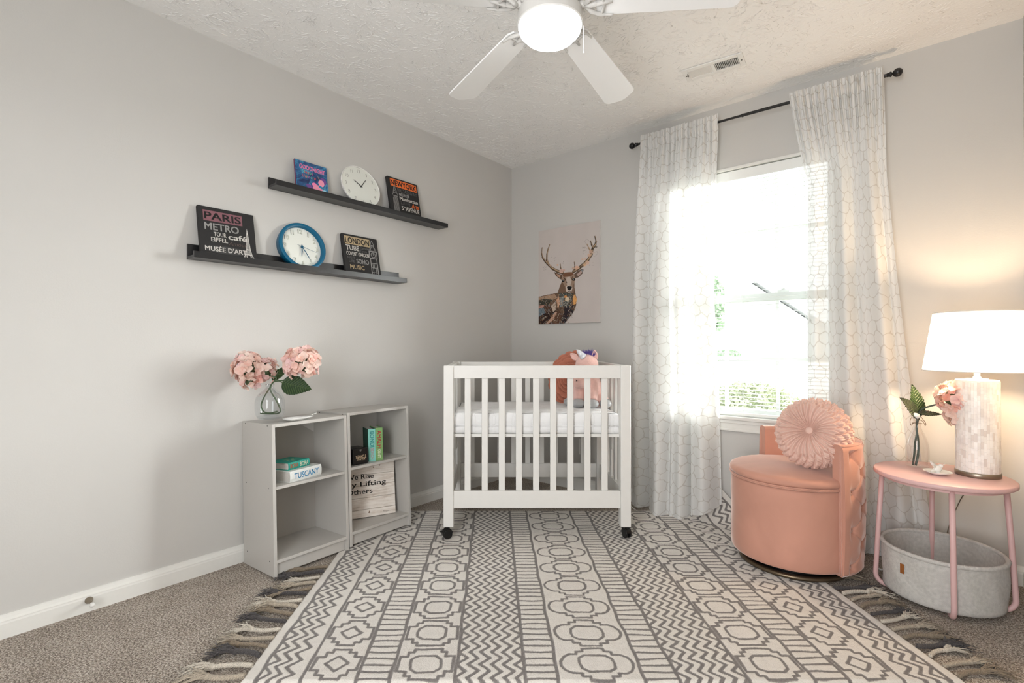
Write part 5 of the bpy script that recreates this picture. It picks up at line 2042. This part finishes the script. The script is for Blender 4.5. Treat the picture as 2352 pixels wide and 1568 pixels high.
def tuft(a, z):
    s0 = a * RO
    d = 0.010
    dmin = 9
    for (ba, bz) in btn:
        dd = math.hypot((a - ba) * RO, z - bz)
        dmin = min(dmin, dd)
    dep = 0.013 * math.exp(-(dmin / 0.017) ** 2) + 0.009 * math.exp(-(dmin / 0.050) ** 2)
    # diagonal pleats between neighbouring buttons
    ia = (a - R(-26)) / da
    iz = (z - 0.085) / dz
    e = min(abs(((ia * 0.5 + iz) % 1.0) - 0.0), abs(1 - ((ia * 0.5 + iz) % 1.0)))
    f_ = min(abs(((iz - ia * 0.5) % 1.0) - 0.0), abs(1 - ((iz - ia * 0.5) % 1.0)))
    g = min(e, f_)
    inb = 1.0 if (a > R(-31)) else 0.0
    dep += inb * 0.0055 * math.exp(-(g / 0.035) ** 2)
    fade = min(1, (z - ZB) / 0.02) * min(1, (ZT - z) / 0.03) * min(1, max(0, (a - A0 - R(5)) / R(4))) * min(1, max(0, (A1 - a - R(4)) / R(4)))
    return dep * fade


NA, NO = 190, 96
vs, fs = [], []
for i in range(NA):
    a = A0 + (A1 - A0) * i / (NA - 1)
    ring = []
    for j in range(NO):
        z = ZB + 0.012 + (ZT - 0.026 - ZB - 0.012) * j / (NO - 1)
        t_ = (z - ZB) / (ZT - ZB)
        ring.append((RO + 0.009 * math.sin(math.pi * min(1, t_ * 1.05)) - tuft(a, z), z))
    zt = ring[-1][1]
    for j in range(1, 10):
        b = R(90) * j / 9
        ring.append((RO - 0.026 + 0.026 * math.cos(b), zt + 0.026 * math.sin(b)))
    for j in range(10):
        b = R(90) + R(90) * j / 9
        ring.append((RI + 0.02 + 0.02 * math.cos(b), zt + 0.006 + 0.02 * math.sin(b)))
    for j in range(1, 9):
        ring.append((RI, zt + 0.006 + (ZB + 0.01 - zt) * j / 8))
    ring += [(RI + 0.01, ZB), (RO - 0.01, ZB)]
    n = len(ring)
    for r, z in ring:
        vs.append((r * math.cos(a), r * math.sin(a), z))
for i in range(NA - 1):
    for j in range(n):
        k = (j + 1) % n
        fs.append((i * n + j, (i + 1) * n + j, (i + 1) * n + k, i * n + k))
fs.append(tuple(range(n)))
fs.append(tuple((NA - 1) * n + j for j in range(n - 1, -1, -1)))
sh_ = MB().add(vs, fs).build('tufted_back', M_velv, ch)
smooth_sharp(sh_, 60)
for (a, z) in btn:
    rr = RO + 0.009 * math.sin(math.pi * min(1, (z - ZB) / (ZT - ZB) * 1.05)) - 0.0265
    Mx = Matrix.Translation((rr * math.cos(a), rr * math.sin(a), z)) @ Matrix.Rotation(a, 4, 'Z') @ Matrix.Rotation(R(90), 4, 'Y')
    ob = MB().lathe([(0, -0.002), (0.0105, -0.002), (0.0115, 0.003), (0.009, 0.0075), (0, 0.009)], 16).build('button', M_velv, ch, smooth=True)
    ob.parent = sh_
    ob.matrix_local = Mx
for a, s in ((A0, 1), (A1, -1)):
    for off, r_3 in ((0.0, RO - 0.008), (0.0, RO - 0.017)):
        al_ = a + s * R(0.0)
        pts = [(r_3 * math.cos(al_), r_3 * math.sin(al_), ZB + 0.006 + (ZT - ZB - 0.03) * t / 12) for t in range(13)]
        if r_3 > RO - 0.01:
            pts = [(p[0] - s * -0.0, p[1], p[2]) for p in pts]
        MB().tube(pts, 0.0032, 8).build('piping', M_velv, ch, smooth=True)
pts = [((RO - 0.008) * math.cos(a), (RO - 0.008) * math.sin(a), ZT - 0.006) for a in [A0 + (A1 - A0) * i / 60 for i in range(61)]]
MB().tube(pts, 0.003, 8).build('piping', M_velv, ch, smooth=True)

# round smocked pillow
pil = thing('round_pillow', 'round smocked blush velvet pillow leaning on the chair arm', 'pillow', cw(1.372, 2.250, 0.632))
nrm = (-RT * 0.76 - FW * 0.54 + Vector((0, 0, 0.36))).normalized()
pil.rotation_euler = nrm.to_track_quat('Z', 'Y').to_euler()
NPL = 44
RP, HP = 0.160, 0.074


def pillow(u, v):
    # v: 0 front centre .. 1 back centre
    a = 2 * math.pi * u
    w = v * 2 - 1                        # -1 front .. 1 back
    sgn_ = -1 if w < 0 else 1
    q = abs(w)
    b = math.pi / 2 * (1 - q)            # 90deg rim .. 0 centre
    r = RP * math.sin(b) ** 0.60
    z = -sgn_ * HP * (1 - math.sin(b) ** 2.8) ** 0.5
    dimple = 0.040 * math.exp(-(r / 0.045) ** 2)
    z += sgn_ * dimple
    n_ = Vector((math.cos(a) * math.sin(b), math.sin(a) * math.sin(b), -sgn_ * math.cos(b)))
    # face pleats
    pl = math.sin(NPL * a + 1.3 * math.sin(3 * a)) + 0.5 * math.sin(NPL * 0.5 * a + 2)
    face = max(0, min(1, (0.82 - r / RP) / 0.14)) * min(1, r / 0.03)
    d = 0.0062 * pl * face * (0.5 + 0.6 * r / RP)
    # smocked rim: diamond lattice of pulled pleats
    rim = max(0, min(1, (r / RP - 0.70) / 0.10))
    t_ = (z / HP)
    ph1 = (a * 13 / math.pi + t_ * 1.5)
    ph2 = (a * 13 / math.pi - t_ * 1.5)
    c1 = abs((ph1 % 1.0) - 0.5) * 2
    c2 = abs((ph2 % 1.0) - 0.5) * 2
    cell = int(math.floor(t_ * 1.5 + 40))
    crease = max(math.exp(-((1 - c1) / 0.26) ** 2), math.exp(-((1 - c2) / 0.26) ** 2))
    ridge = 0.5 * (math.sin(math.pi * 2 * ph1 * 1.0) if cell % 2 else math.sin(math.pi * 2 * ph2))
    d += rim * (-0.0135 * crease + 0.0045 * ridge + 0.0015 * math.sin(ph1 * 19))
    p = Vector((r * math.cos(a), r * math.sin(a), z)) + n_ * d
    return tuple(p)


MB().grid(900, 190, lambda u, v: pillow(u, min(0.9999, max(0.0001, v))), wrap_u=True).build('pillow_cover', M_pillv, pil, smooth=True, fix=False)
for s in (1, -1):
    MB().ball((0, 0, s * (HP - 0.038)), 0.017, 0.017, 0.009, 20, 10).build('button', M_pillv, pil, smooth=True)

# ================================================================ pink round side table and basket
M_pink = plain('pink_powder_coat', (220, 182, 180), 0.42, grain=0.01, gscale=200, bump=0.03, spec=0.45)
TX, TYc = 2.568, -0.372
tb_ = thing('side_table', 'round pink metal side table on four legs beside the chair', 'table', (TX, TYc, 0))
MB().lathe([(0, TZ), (0.219, TZ), (0.2225, TZ - 0.003), (0.2225, TZ - 0.016), (0.219, TZ - 0.019), (0, TZ - 0.019)], 96).build('table_top', M_pink, tb_)
smooth_sharp(bpy.context.scene.objects[tb_.children[0].name] if False else tb_.children[0], 50)
MB().lathe([(0.150, TZ - 0.020), (0.190, TZ - 0.020), (0.190, TZ - 0.034), (0.186, TZ - 0.034), (0.186, TZ - 0.024), (0.150, TZ - 0.024)], 72, closed=True).build('support_ring', M_pink, tb_)
legs = [(2.352, -0.392), (2.596, -0.578), (2.782, -0.350), (2.540, -0.168)]
for (lx_, ly_) in legs:
    f_ = Vector((lx_ - TX, ly_ - TYc, 0))
    dr_ = f_.normalized()
    rr = f_.length
    pts = [dr_ * (rr - 0.025) + Vector((0, 0, TZ - 0.020)), dr_ * (rr - 0.012) + Vector((0, 0, 0.28)), dr_ * rr + Vector((0, 0, 0.055))]
    c = dr_ * (rr - 0.045) + Vector((0, 0, 0.055))
    for k in range(1, 7):
        b = R(90) * k / 6
        pts.append(c + dr_ * 0.045 * math.cos(b) - Vector((0, 0, 0.0445 * math.sin(b))))
    pts.append(dr_ * (rr - 0.10) + Vector((0, 0, 0.0105)))
    pts.append(dr_ * 0.012 + Vector((0, 0, 0.0105)))
    MB().tube(pts, 0.0095, 14).build('leg', M_pink, tb_, smooth=True)


def m_weave(name, rgb, sc):
    t = NT(name)
    co = t.obj()
    sp = t.n('SeparateXYZ', {0: co})
    ang = t.math('ARCTAN2', sp.outputs[1], sp.outputs[0])
    a = t.math('SINE', t.math('MULTIPLY', ang, sc * 0.2))
    b = t.math('SINE', t.math('MULTIPLY', sp.outputs[2], sc))
    w = t.math('MULTIPLY', a, b)
    n = t.noise(90, 3, 0.6, co)
    f = t.math('ADD', t.math('MULTIPLY', w, 0.25), n.outputs[0])
    c = lin(rgb)
    col = t.ramp(f, [(0.25, tuple(v * 0.72 for v in c[:3]) + (1,)), (0.75, c)])
    return t.done(t.pbsdf(col, 0.9, 0, t.bump(w, 0.5, 0.0015), spec=0.15, sheen=0.1))


M_bask = m_weave('grey_woven_canvas', (222, 219, 214), 1500.0)
bk_ = thing('storage_basket', 'round grey woven basket on the floor under the pink table', 'basket', (2.566, -0.362, 0.022))


def baskw(a, z, out):
    k = z / 0.185
    r = (0.192 + 0.004 * k if out else 0.185 + 0.004 * k)
    r += 0.0035 * math.sin(a * 5 + 1 + k * 2.0) * math.sin(math.pi * k) + 0.0025 * math.sin(a * 11 + k * 5) * math.sin(math.pi * k)
    return r


bm_ = MB()
prf_ = [(True, z) for z in [0.003 + 0.182 * i / 16 for i in range(17)]] + [(False, z) for z in [0.185 - 0.178 * i / 16 for i in range(17)]]
vs, fs = [], []
ns = 96
for i in range(ns):
    a = 2 * math.pi * i / ns
    col_ = [(0.0, 0.0, 0.0), (0.180 * math.cos(a), 0.180 * math.sin(a), 0.0)]
    for out, z in prf_:
        r = baskw(a, z, out)
        col_.append((r * math.cos(a), r * math.sin(a), z))
    col_.append((0, 0, 0.006))
    vs += col_
n = len(prf_) + 3
for i in range(ns):
    k = (i + 1) % ns
    for j in range(n - 1):
        fs.append((i * n + j, k * n + j, k * n + j + 1, i * n + j + 1))
bm_.add(vs, fs).build('basket_body', M_bask, bk_, smooth=True)
rp_ = [((baskw(2 * math.pi * i / ns, 0.183, True) - 0.002) * math.cos(2 * math.pi * i / ns), (baskw(2 * math.pi * i / ns, 0.183, True) - 0.002) * math.sin(2 * math.pi * i / ns), 0.183) for i in range(ns)]
MB().tube(rp_, 0.0085, 10, closed=True).build('rolled_rim', M_bask, bk_, smooth=True)
# leather tab
M_leather = plain('tan_leather', (150, 92, 42), 0.5, grain=0.1, gscale=150)
ta = math.atan2(CAM.y + 0.362, CAM.x - 2.566) - R(44)
ta = R(-128)
Mt = Matrix.Translation((0.1975 * math.cos(ta), 0.1975 * math.sin(ta), 0.118)) @ Matrix.Rotation(ta + R(90), 4, 'Z')
tbx = MB().box(-0.0075, 0.0075, -0.0022, 0.0, -0.019, 0.019).build('leather_tab', M_leather, bk_, bevel=0.0006)
tbx.matrix_local = Mt
lt = lettering(bk_, 'HINWIL', 0, 0, -0.0026, 0.0055, plain('tab_print', (66, 40, 20), 0.6), w=0.026, bold=0.01, rot=math.pi / 2, depth=0) if False else None

# ================================================================ table lamp
def m_shade():
    t = NT('white_linen_shade')
    c = (0.93, 0.90, 0.85, 1)
    d = t.n('BsdfDiffuse', {0: c})
    tl = t.n('BsdfTranslucent', {0: (0.97, 0.93, 0.86, 1)})
    return t.done(t.n('MixShader', {0: 0.6, 1: d.outputs[0], 2: tl.outputs[0]}).outputs[0])


LX, LY = 2.680, -0.318
lamp = thing('table_lamp', 'tall cylinder lamp in white shell mosaic with a lit white shade', 'lamp', (LX, LY, TZ))
MB().lathe([(0, 0.0), (0.0685, 0.0), (0.070, 0.002), (0.070, 0.017), (0.068, 0.019), (0, 0.019)], 64).build('base_plate', M_nick, lamp)
smooth_sharp(lamp.children[0], 50)
M_core = plain('mosaic_grout', (226, 218, 208), 0.8)
MB().lathe([(0, 0.019), (0.0655, 0.019), (0.0655, 0.378), (0, 0.378)], 64).build('body_core', M_core, lamp)
tl_ = NT('shell_tile')
_a = tl_.n('Attribute', attribute_name='tone')
_n = tl_.ramp(tl_.noise(14, 4, 0.65, tl_.obj()).outputs[0], [(0.45, (0, 0, 0, 1)), (0.7, (1, 1, 1, 1))])
_c = tl_.ramp(_a.outputs['Fac'], [(0.0, lin((226, 217, 209))), (0.1, lin((240, 234, 226))), (0.5, lin((247, 243, 237))), (1.0, lin((252, 250, 246)))])
_c = tl_.mix(tl_.math('MULTIPLY', _n, 0.6), _c, lin((214, 206, 203)))
M_tile = tl_.done(tl_.pbsdf(_c, 0.38, spec=0.45))
rnd = random.Random(9)
vs, fs, tone = [], [], []
NC = 46
for c in range(NC):
    a0, a1 = 2 * math.pi * (c + 0.015) / NC, 2 * math.pi * (c + 0.985) / NC
    z = 0.0195 - rnd.uniform(0, 0.02)
    while z < 0.377:
        h = rnd.uniform(0.018, 0.036)
        za, zb_ = max(z, 0.0195), min(z + h - 0.0004, 0.377)
        if zb_ > za + 0.002:
            o0 = len(vs)
            ro = 0.0672 + rnd.uniform(0, 0.0006)
            for r in (0.0650, ro):
                for (a, zz) in ((a0, za), (a1, za), (a1, zb_), (a0, zb_)):
                    vs.append((r * math.cos(a), r * math.sin(a), zz))
            fs += [(o0 + 4, o0 + 5, o0 + 6, o0 + 7), (o0, o0 + 1, o0 + 5, o0 + 4), (o0 + 1, o0 + 2, o0 + 6, o0 + 5), (o0 + 2, o0 + 3, o0 + 7, o0 + 6), (o0 + 3, o0, o0 + 4, o0 + 7)]
            tv = rnd.random() ** 0.8 if rnd.random() > 0.07 else 0.0
            tone += [tv] * 8
        z += h
to = MB().add(vs, fs).build('shell_tiles', M_tile, lamp, kind='stuff')
at = to.data.attributes.new('tone', 'FLOAT', 'POINT')
at.data.foreach_set('value', np.array(tone, 'f'))
M_cap = plain('lamp_cap_white', (236, 232, 226), 0.3)
MB().lathe([(0, 0.377), (0.0665, 0.377), (0.067, 0.380), (0.0655, 0.382), (0.034, 0.382), (0.034, 0.387), (0.013, 0.388), (0.013, 0.393), (0.010, 0.395), (0.010, 0.45), (0, 0.45)], 40).build('cap_and_neck', M_cap, lamp)
M_shade = m_shade()
sb_, st_, sz0, sz1 = 0.170, 0.135, 0.418, 0.652
MB().lathe([(sb_, sz0), (st_, sz1)], 96).build('lamp_shade', M_shade, lamp, smooth=True)
for r_4, z_4 in ((sb_, sz0), (st_, sz1)):
    MB().tube([(r_4 * math.cos(a), r_4 * math.sin(a), z_4) for a in [i * math.pi / 48 for i in range(96)]], 0.0022, 6, closed=True).build('shade_trim', M_cap, lamp, smooth=True)
MB().cyl((0, 0, 0.45), (0, 0, 0.60), 0.003, seg=8).tube([(-st_, 0, sz1 - 0.01), (st_, 0, sz1 - 0.01)], 0.0016, 6).tube([(0, -st_, sz1 - 0.01), (0, st_, sz1 - 0.01)], 0.0016, 6).build('harp', M_nick, lamp)
bl_ = bpy.data.lights.new('lamp_bulb', 'POINT')
bl_.energy = LAMP_W
bl_.color = (1.0, 0.72, 0.46)
bl_.shadow_soft_size = 0.035
bo = bpy.data.objects.new('lamp_bulb', bl_)
COL.objects.link(bo)
bo.parent = lamp
bo.location = (0, 0, 0.535)

cdp = [(LX + 0.02, LY + 0.075, TZ - 0.03), (LX - 0.02, LY + 0.20, 0.40), (LX - 0.05, LY + 0.285, 0.30), (LX - 0.085, LY + 0.29, 0.16), (LX - 0.08, LY + 0.285, 0.02), (LX + 0.02, LY + 0.285, 0.006), (LX + 0.12, LY + 0.28, 0.006)]
M_cordg = plain('grey_cord', (128, 116, 104), 0.5)
tag(MB().tube(smoothp(cdp, 6), 0.0022, 6).build('lamp_cord', M_cordg, None, smooth=True), 'thin grey lamp cord hanging behind the pink table', 'cord')
cdp = [(1.06, -0.10, 0.008), (1.14, -0.17, 0.007), (1.20, -0.19, 0.007), (1.30, -0.14, 0.007), (1.40, -0.08, 0.007)]
tag(MB().tube(smoothp(cdp, 6), 0.0028, 6).build('power_cord', M_white, None, smooth=True), 'white cord on the carpet under the left curtain', 'cord')
cdp = [(2.33, -0.12, 0.007), (2.36, -0.22, 0.008), (2.40, -0.155, 0.010), (2.46, -0.10, 0.008), (2.56, -0.06, 0.007)]
tag(MB().tube(smoothp(cdp, 6), 0.003, 6).build('power_cord', M_white, None, smooth=True), 'white cord on the carpet behind the pink table leg', 'cord')

# little dish with a white bird figure
dp = Vector((2.556, -0.405, TZ))
d2 = thing('trinket_dish', 'small round white dish with a ceramic hummingbird figure on the table', 'dish', (dp.x, dp.y, TZ))
o = MB().lathe([(0, 0.001), (0.020, 0.001), (0.024, 0.003), (0.046, 0.013), (0.0465, 0.0145), (0.044, 0.0142), (0.022, 0.006), (0, 0.005)], 48).build('dish_bowl', M_porc, d2, smooth=True)
bd = MB()
bd.ball((0, 0, 0.023), 0.017, 0.011, 0.013, 14, 10, Matrix.Rotation(R(-25), 3, 'Y'))
bd.ball((0.013, 0, 0.034), 0.009, 0.008, 0.008, 12, 8)
bd.tube([(0.018, 0, 0.036), (0.034, 0, 0.044)], [0.002, 0.0006], 6)
bd.add([(-0.006, -0.004, 0.030), (-0.040, -0.010, 0.056), (-0.034, -0.006, 0.046), (-0.016, -0.002, 0.026)], [(0, 1, 2, 3)])
bd.add([(-0.004, 0.006, 0.030), (-0.012, 0.026, 0.052), (0.004, 0.022, 0.044), (0.006, 0.006, 0.030)], [(0, 1, 2, 3)])
bd.tube([(-0.012, 0, 0.018), (-0.028, 0, 0.012)], [0.006, 0.003], 8)
bd.tube([(0, 0, 0.004), (0, 0, 0.016)], [0.010, 0.008], 10)
o = bd.build('bird_figure', M_porc, d2, smooth=True)
o.rotation_euler = (0, 0, R(20))
d2.rotation_euler = (0, 0, R(20))
md = o.modifiers.new('t', 'SOLIDIFY')
md.thickness = 0.0015

# ================================================================ ceiling fan
FX, FY, FZ = 1.568, -1.707, 2.150
fan = thing('ceiling_fan', 'white five-blade ceiling fan with a lit glass bowl', 'ceiling fan', (FX, FY, FZ))
M_fan = plain('white_fan_enamel', (242, 242, 241), 0.35, spec=0.5)
M_fanh = plain('fan_housing_enamel', (200, 198, 194), 0.4, spec=0.4)
MB().lathe([(0, 0.290), (0.075, 0.290), (0.075, 0.262), (0.060, 0.235), (0.030, 0.225), (0.030, 0.165), (0.085, 0.150), (0.118, 0.120), (0.124, 0.075), (0.110, 0.030), (0.080, 0.008), (0.060, -0.002), (0, -0.002)], 64).build('motor_housing', M_fanh, fan, smooth=True)
MB().lathe([(0, 0.0), (0.060, -0.002), (0.070, -0.014), (0.104, -0.030), (0.1075, -0.040), (0.1075, -0.070), (0.104, -0.074), (0, -0.074)], 64).build('light_kit', M_fanh, fan)
smooth_sharp(fan.children[-1], 50)
for a in (R(60), R(180), R(300)):
    MB().cyl((0.1075 * math.cos(a), 0.1075 * math.sin(a), -0.055), (0.112 * math.cos(a), 0.112 * math.sin(a), -0.055), 0.003, seg=8).build('set_screw', M_nick, fan)
t_ = NT('lit_opal_glass')
_e = t_.n('Emission', {0: (0.985, 0.99, 1.0, 1), 1: FAN_GLOW})
_g2 = t_.n('BsdfGlossy', {'Roughness': 0.2})
M_bowl = t_.done(t_.n('AddShader', {0: _e.outputs[0], 1: t_.n('MixShader', {0: 0.95, 1: _g2.outputs[0], 2: t_.n('BsdfDiffuse', {0: (0.8, 0.8, 0.8, 1)}).outputs[0]}).outputs[0]}).outputs[0])
bw = [(0.1030, -0.073), (0.1035, -0.079), (0.1000, -0.090), (0.088, -0.100)] + [(0.088 * math.cos(R(b)), -0.100 - 0.024 * math.sin(R(b))) for b in range(8, 91, 8)] + [(0, -0.124)]
MB().lathe(bw, 64).build('glass_bowl', M_bowl, fan, smooth=True)
MB().cyl((0.085, 0.072, -0.07), (0.085, 0.072, -0.155), 0.0008, seg=6).ball((0.085, 0.072, -0.158), 0.003, seg=8, rings=6).build('pull_chain', M_fan, fan)
BASE = 129.7
DROOP = R(6.8)
for i, off in enumerate((36, 108, 180, -36, -108)):
    a = R(BASE + off)
    Mb = Matrix.Rotation(a, 4, 'Z') @ Matrix.Translation((0, 0, -0.004)) @ Matrix.Rotation(DROOP, 4, 'Y') @ Matrix.Rotation(R(-11), 4, 'X')
    L0, L1, w0, w1 = 0.150, 0.590, 0.052, 0.066
    pts = [(L0, -w0 * 0.75), (L0 + 0.02, -w0)]
    pts += [(L1 - 0.035, -w1)]
    for k in range(1, 7):
        b = R(90) * k / 6
        pts.append((L1 - 0.035 + 0.028 * math.sin(b), -w1 + 0.028 - 0.028 * math.cos(b)))
    for k in range(1, 6):
        b = k / 6
        pts.append((L1 - 0.007 + 0.012 * math.sin(math.pi * b), lerp(-w1 + 0.028, w1 - 0.028, b)))
    for k in range(0, 7):
        b = R(90) * (1 - k / 6)
        pts.append((L1 - 0.035 + 0.028 * math.sin(b), w1 - 0.028 + 0.028 * math.cos(b)))
    pts += [(L0 + 0.02, w0), (L0, w0 * 0.75)]
    o = MB().prism(pts, -0.003, 0.003).build('blade', M_fan, fan, bevel=0.0012)
    o.matrix_local = Mb
    br = MB()
    br.tube(smoothp([(0.060, 0, 0.012), (0.095, 0, -0.004), (0.130, 0, -0.012), (0.155, 0, -0.009)], 5), [0.013] * 8 + [0.009] * 8, 10)
    for s in (-1, 1):
        br.tube(smoothp([(0.120, 0.004 * s, -0.011), (0.140, 0.026 * s, -0.013), (0.168, 0.043 * s, -0.010), (0.202, 0.050 * s, -0.007)], 5), [0.008] * 6 + [0.0065] * 5 + [0.004] * 5, 8)
        br.ball((0.090, 0.022 * s, -0.002), 0.022, 0.016, 0.009, 12, 8)
    br.tube([(0.150, 0, -0.010), (0.205, 0, -0.0065)], [0.009, 0.004], 8)
    br.tube(smoothp([(0.168, -0.040, -0.008), (0.178, 0, -0.008), (0.168, 0.040, -0.008)], 5), 0.0045, 8)
    o = br.build('blade_bracket', M_fanh, fan, smooth=True)
    o.matrix_local = Mb
# ================================================================ plush unicorn and petal cushion in the crib
def m_plush(name, rgb, bs=240):
    t = NT(name)
    co = t.obj()
    n = t.noise(bs, 3, 0.7, co)
    m = t.noise(22, 3, 0.6, co)
    c = lin(rgb)
    col = t.ramp(m.outputs[0], [(0.35, tuple(v * 0.9 for v in c[:3]) + (1,)), (0.65, c)])
    return t.done(t.pbsdf(col, 0.95, 0, t.bump(n.outputs[0], 0.8, 0.004), spec=0.1, sheen=0.4))


M_plush = m_plush('pink_plush', (246, 202, 192))
M_hoof = plain('silver_satin', (176, 178, 180), 0.45, grain=0.05, gscale=40, bump=0.3, sheen=0.4)
M_mane = m_plush('violet_mane', (92, 70, 160))
M_horn = plain('pearl_horn', (214, 216, 222), 0.25, spec=0.7, coat=0.4)
M_eye = plain('black_eye', (20, 18, 20), 0.1)
MZ = 0.6715
un = thing('plush_unicorn', 'pink plush unicorn with violet mane sitting on the crib mattress', 'soft toy', cw(0.432, 2.885, MZ), (0, 0, R(YAW) - R(14)))
# local: x right, -y toward the viewer, z up
b = MB()
b.ball((0.012, 0.055, 0.100), 0.078, 0.075, 0.105, 24, 16)
b.ball((0.004, 0.020, 0.245), 0.068, 0.066, 0.064, 24, 16)
b.ball((-0.028, -0.040, 0.156), 0.058, 0.058, 0.048, 24, 16)
b.ball((0.008, 0.040, 0.185), 0.050, 0.050, 0.055, 20, 12)
for s, (fx, fy) in ((-1, (-0.038, -0.040)), (1, (0.040, -0.050))):
    b.tube([(0.040 * s, 0.010, 0.150), (fx, fy + 0.03, 0.090), (fx, fy, 0.040)], [0.036, 0.034, 0.032], 16)
for s, (fx, fy) in ((-1, (-0.085, 0.000)), (1, (0.105, -0.010))):
    b.tube([(0.045 * s, 0.060, 0.055), (fx * 0.8, fy + 0.03, 0.042), (fx, fy, 0.036)], [0.048, 0.040, 0.034], 16)
o = b.build('body', M_plush, un, smooth=True)
md = o.modifiers.new('r', 'REMESH')
md.mode = 'VOXEL'
md.voxel_size = 0.005
md.use_smooth_shade = True
md = o.modifiers.new('s', 'SMOOTH')
md.iterations = 5
for (x, y, rx, ry) in ((-0.038, -0.052, 0.036, 0.034), (0.040, -0.062, 0.040, 0.034), (-0.095, -0.012, 0.034, 0.036), (0.115, -0.022, 0.036, 0.040)):
    h = MB().ball((x, y, 0.0255), rx, ry, 0.0265, 20, 12)
    h.ball((x + 0.002, y - ry * 0.2, 0.023), rx * 0.92, ry * 0.9, 0.022, 16, 10)
    h.build('hoof', M_hoof, un, smooth=True)
Mh = Matrix.Translation((-0.010, -0.026, 0.292)) @ Matrix.Rotation(R(-42), 4, 'Y') @ Matrix.Rotation(R(22), 4, 'X')
hm = MB(Mh)
hp = []
for i in range(40):
    t = i / 39
    hp.append((0.0190 * (1 - t * 0.70) ** 0.9 * (1 - t ** 8) * (1 + 0.06 * math.sin(t * 18)) + 0.002, 0.060 * t))
hm.lathe([(0, -0.004)] + hp + [(0, 0.064)], 20)
hm.build('horn', M_horn, un, smooth=True)
for s, bx, tx in ((-1, -0.048, -0.092), (1, 0.052, 0.050)):
    e = MB()
    base = Vector((bx, 0.010, 0.275))
    tip = Vector((tx, 0.006, 0.312 if s < 0 else 0.332))
    def ef(u, v, base=base, tip=tip):
        p = base.lerp(tip, v)
        w = 0.020 * math.sin(math.pi * min(1, 0.18 + v * 0.82)) ** 0.8
        sd = (tip - base).cross(Vector((0, 1, 0))).normalized()
        q = (u - 0.5) * 2
        return tuple(p + sd * w * q + Vector((0, 0.008 * (1 - q * q), 0)))
    e.grid(9, 12, ef)
    o = e.build('ear', M_plush, un, smooth=True)
    md = o.modifiers.new('t', 'SOLIDIFY')
    md.thickness = 0.007
rnd = random.Random(2)
mn = MB()
for i in range(480):
    t = rnd.random()
    # along the crown and down the back of the head
    ang = R(-20) + R(150) * t
    c = Vector((0.022 + 0.020 * t, 0.020 + 0.062 * math.sin(ang) * 0.9, 0.250 + 0.062 * math.cos(ang)))
    if t < 0.45:
        c = Vector((rnd.uniform(-0.018, 0.046), rnd.uniform(0.0, 0.03), 0.302 - 0.012 * rnd.random()))
    d = Vector((rnd.uniform(-0.6, 0.7), rnd.uniform(-0.5, 0.5) + (0.8 if t > 0.45 else 0), rnd.uniform(0.4, 1.0) if t < 0.45 else rnd.uniform(-0.5, 0.5))).normalized()
    L = rnd.uniform(0.020, 0.042)
    mn.tube([c, c + d * L * 0.5 + Vector((0, 0, 0.002)), c + d * L], [0.0020, 0.0016, 0.0004], 4)
mn.build('mane', M_mane, un, kind='stuff', fix=False)
for s in (-1, 1):
    MB().ball((-0.022 + 0.050 * s, -0.064 + (0.012 if s > 0 else 0), 0.236), 0.0052, 0.003, 0.006, 10, 8).build('eye', M_eye, un, smooth=True)
for s in (-1, 1):
    MB().ball((-0.016 + 0.026 * s, -0.0955, 0.158), 0.0036, 0.0018, 0.0048, 8, 6).build('nostril', M_eye, un, smooth=True)

M_felt = plain('terracotta_felt', (190, 118, 94), 0.9, grain=0.05, gscale=200, bump=0.15, sheen=0.3)
rc = thing('petal_cushion', 'terracotta felt rose cushion standing behind the unicorn', 'cushion', cw(0.385, 3.035, MZ), (R(-12), 0, R(YAW) - R(34)))
MB(Matrix.Translation((0, -0.02, 0.148)) @ Matrix.Rotation(R(90), 4, 'X')).lathe([(0, 0), (0.120, 0), (0.138, 0.012), (0.140, 0.022), (0.128, 0.034), (0.09, 0.044), (0, 0.048)], 40).build('cushion_body', M_felt, rc, smooth=True)
pm = {}
for k, (w_, l_) in enumerate(((0.042, 0.050), (0.034, 0.038), (0.024, 0.024))):
    def pf(u, v, w_=w_, l_=l_):
        q = (u - 0.5) * 2
        h_ = math.sqrt(max(0, 1 - abs(q) ** 2.3))
        return (w_ * q, -0.006 * v - 0.008 * (1 - q * q) * v, l_ * h_ * v)
    o = MB().grid(13, 6, pf).build('petal', M_felt, None, smooth=True)
    pm[k] = o.data
    COL.objects.unlink(o)
    bpy.data.objects.remove(o)
rnd = random.Random(6)


def petal(k, px, pz, ang, tilt, y):
    o = bpy.data.objects.new('petal', pm[k])
    COL.objects.link(o)
    o.parent = rc
    o.location = (px, y, pz)
    o.rotation_euler = Euler((R(tilt), R(ang), 0), 'XYZ')
    md = o.modifiers.new('t', 'SOLIDIFY')
    md.thickness = 0.0016
    return o


ring = [(0.158, 20, 0, 8), (0.136, 18, 0, 10), (0.112, 16, 0, 14), (0.090, 13, 1, 18), (0.070, 12, 1, 26), (0.052, 10, 1, 36), (0.036, 8, 2, 48), (0.022, 6, 2, 60), (0.009, 4, 2, 72)]
for j, (rr, nn_, kk, tl_) in enumerate(ring):
    for i in range(nn_):
        a = 2 * math.pi * (i + 0.5 * (j % 2)) / nn_
        cxp = math.sin(a) * (rr - 0.030)
        czp = 0.148 + math.cos(a) * (rr - 0.030)
        yy = -0.054 - 0.0030 * j + 0.30 * max(0, rr - 0.10) * 1.2
        if True:
            petal(kk, cxp, czp, math.degrees(a) + rnd.uniform(-6, 6), tl_ * 0.9 + rnd.uniform(-3, 3), yy)
print('objects', len(bpy.data.objects))
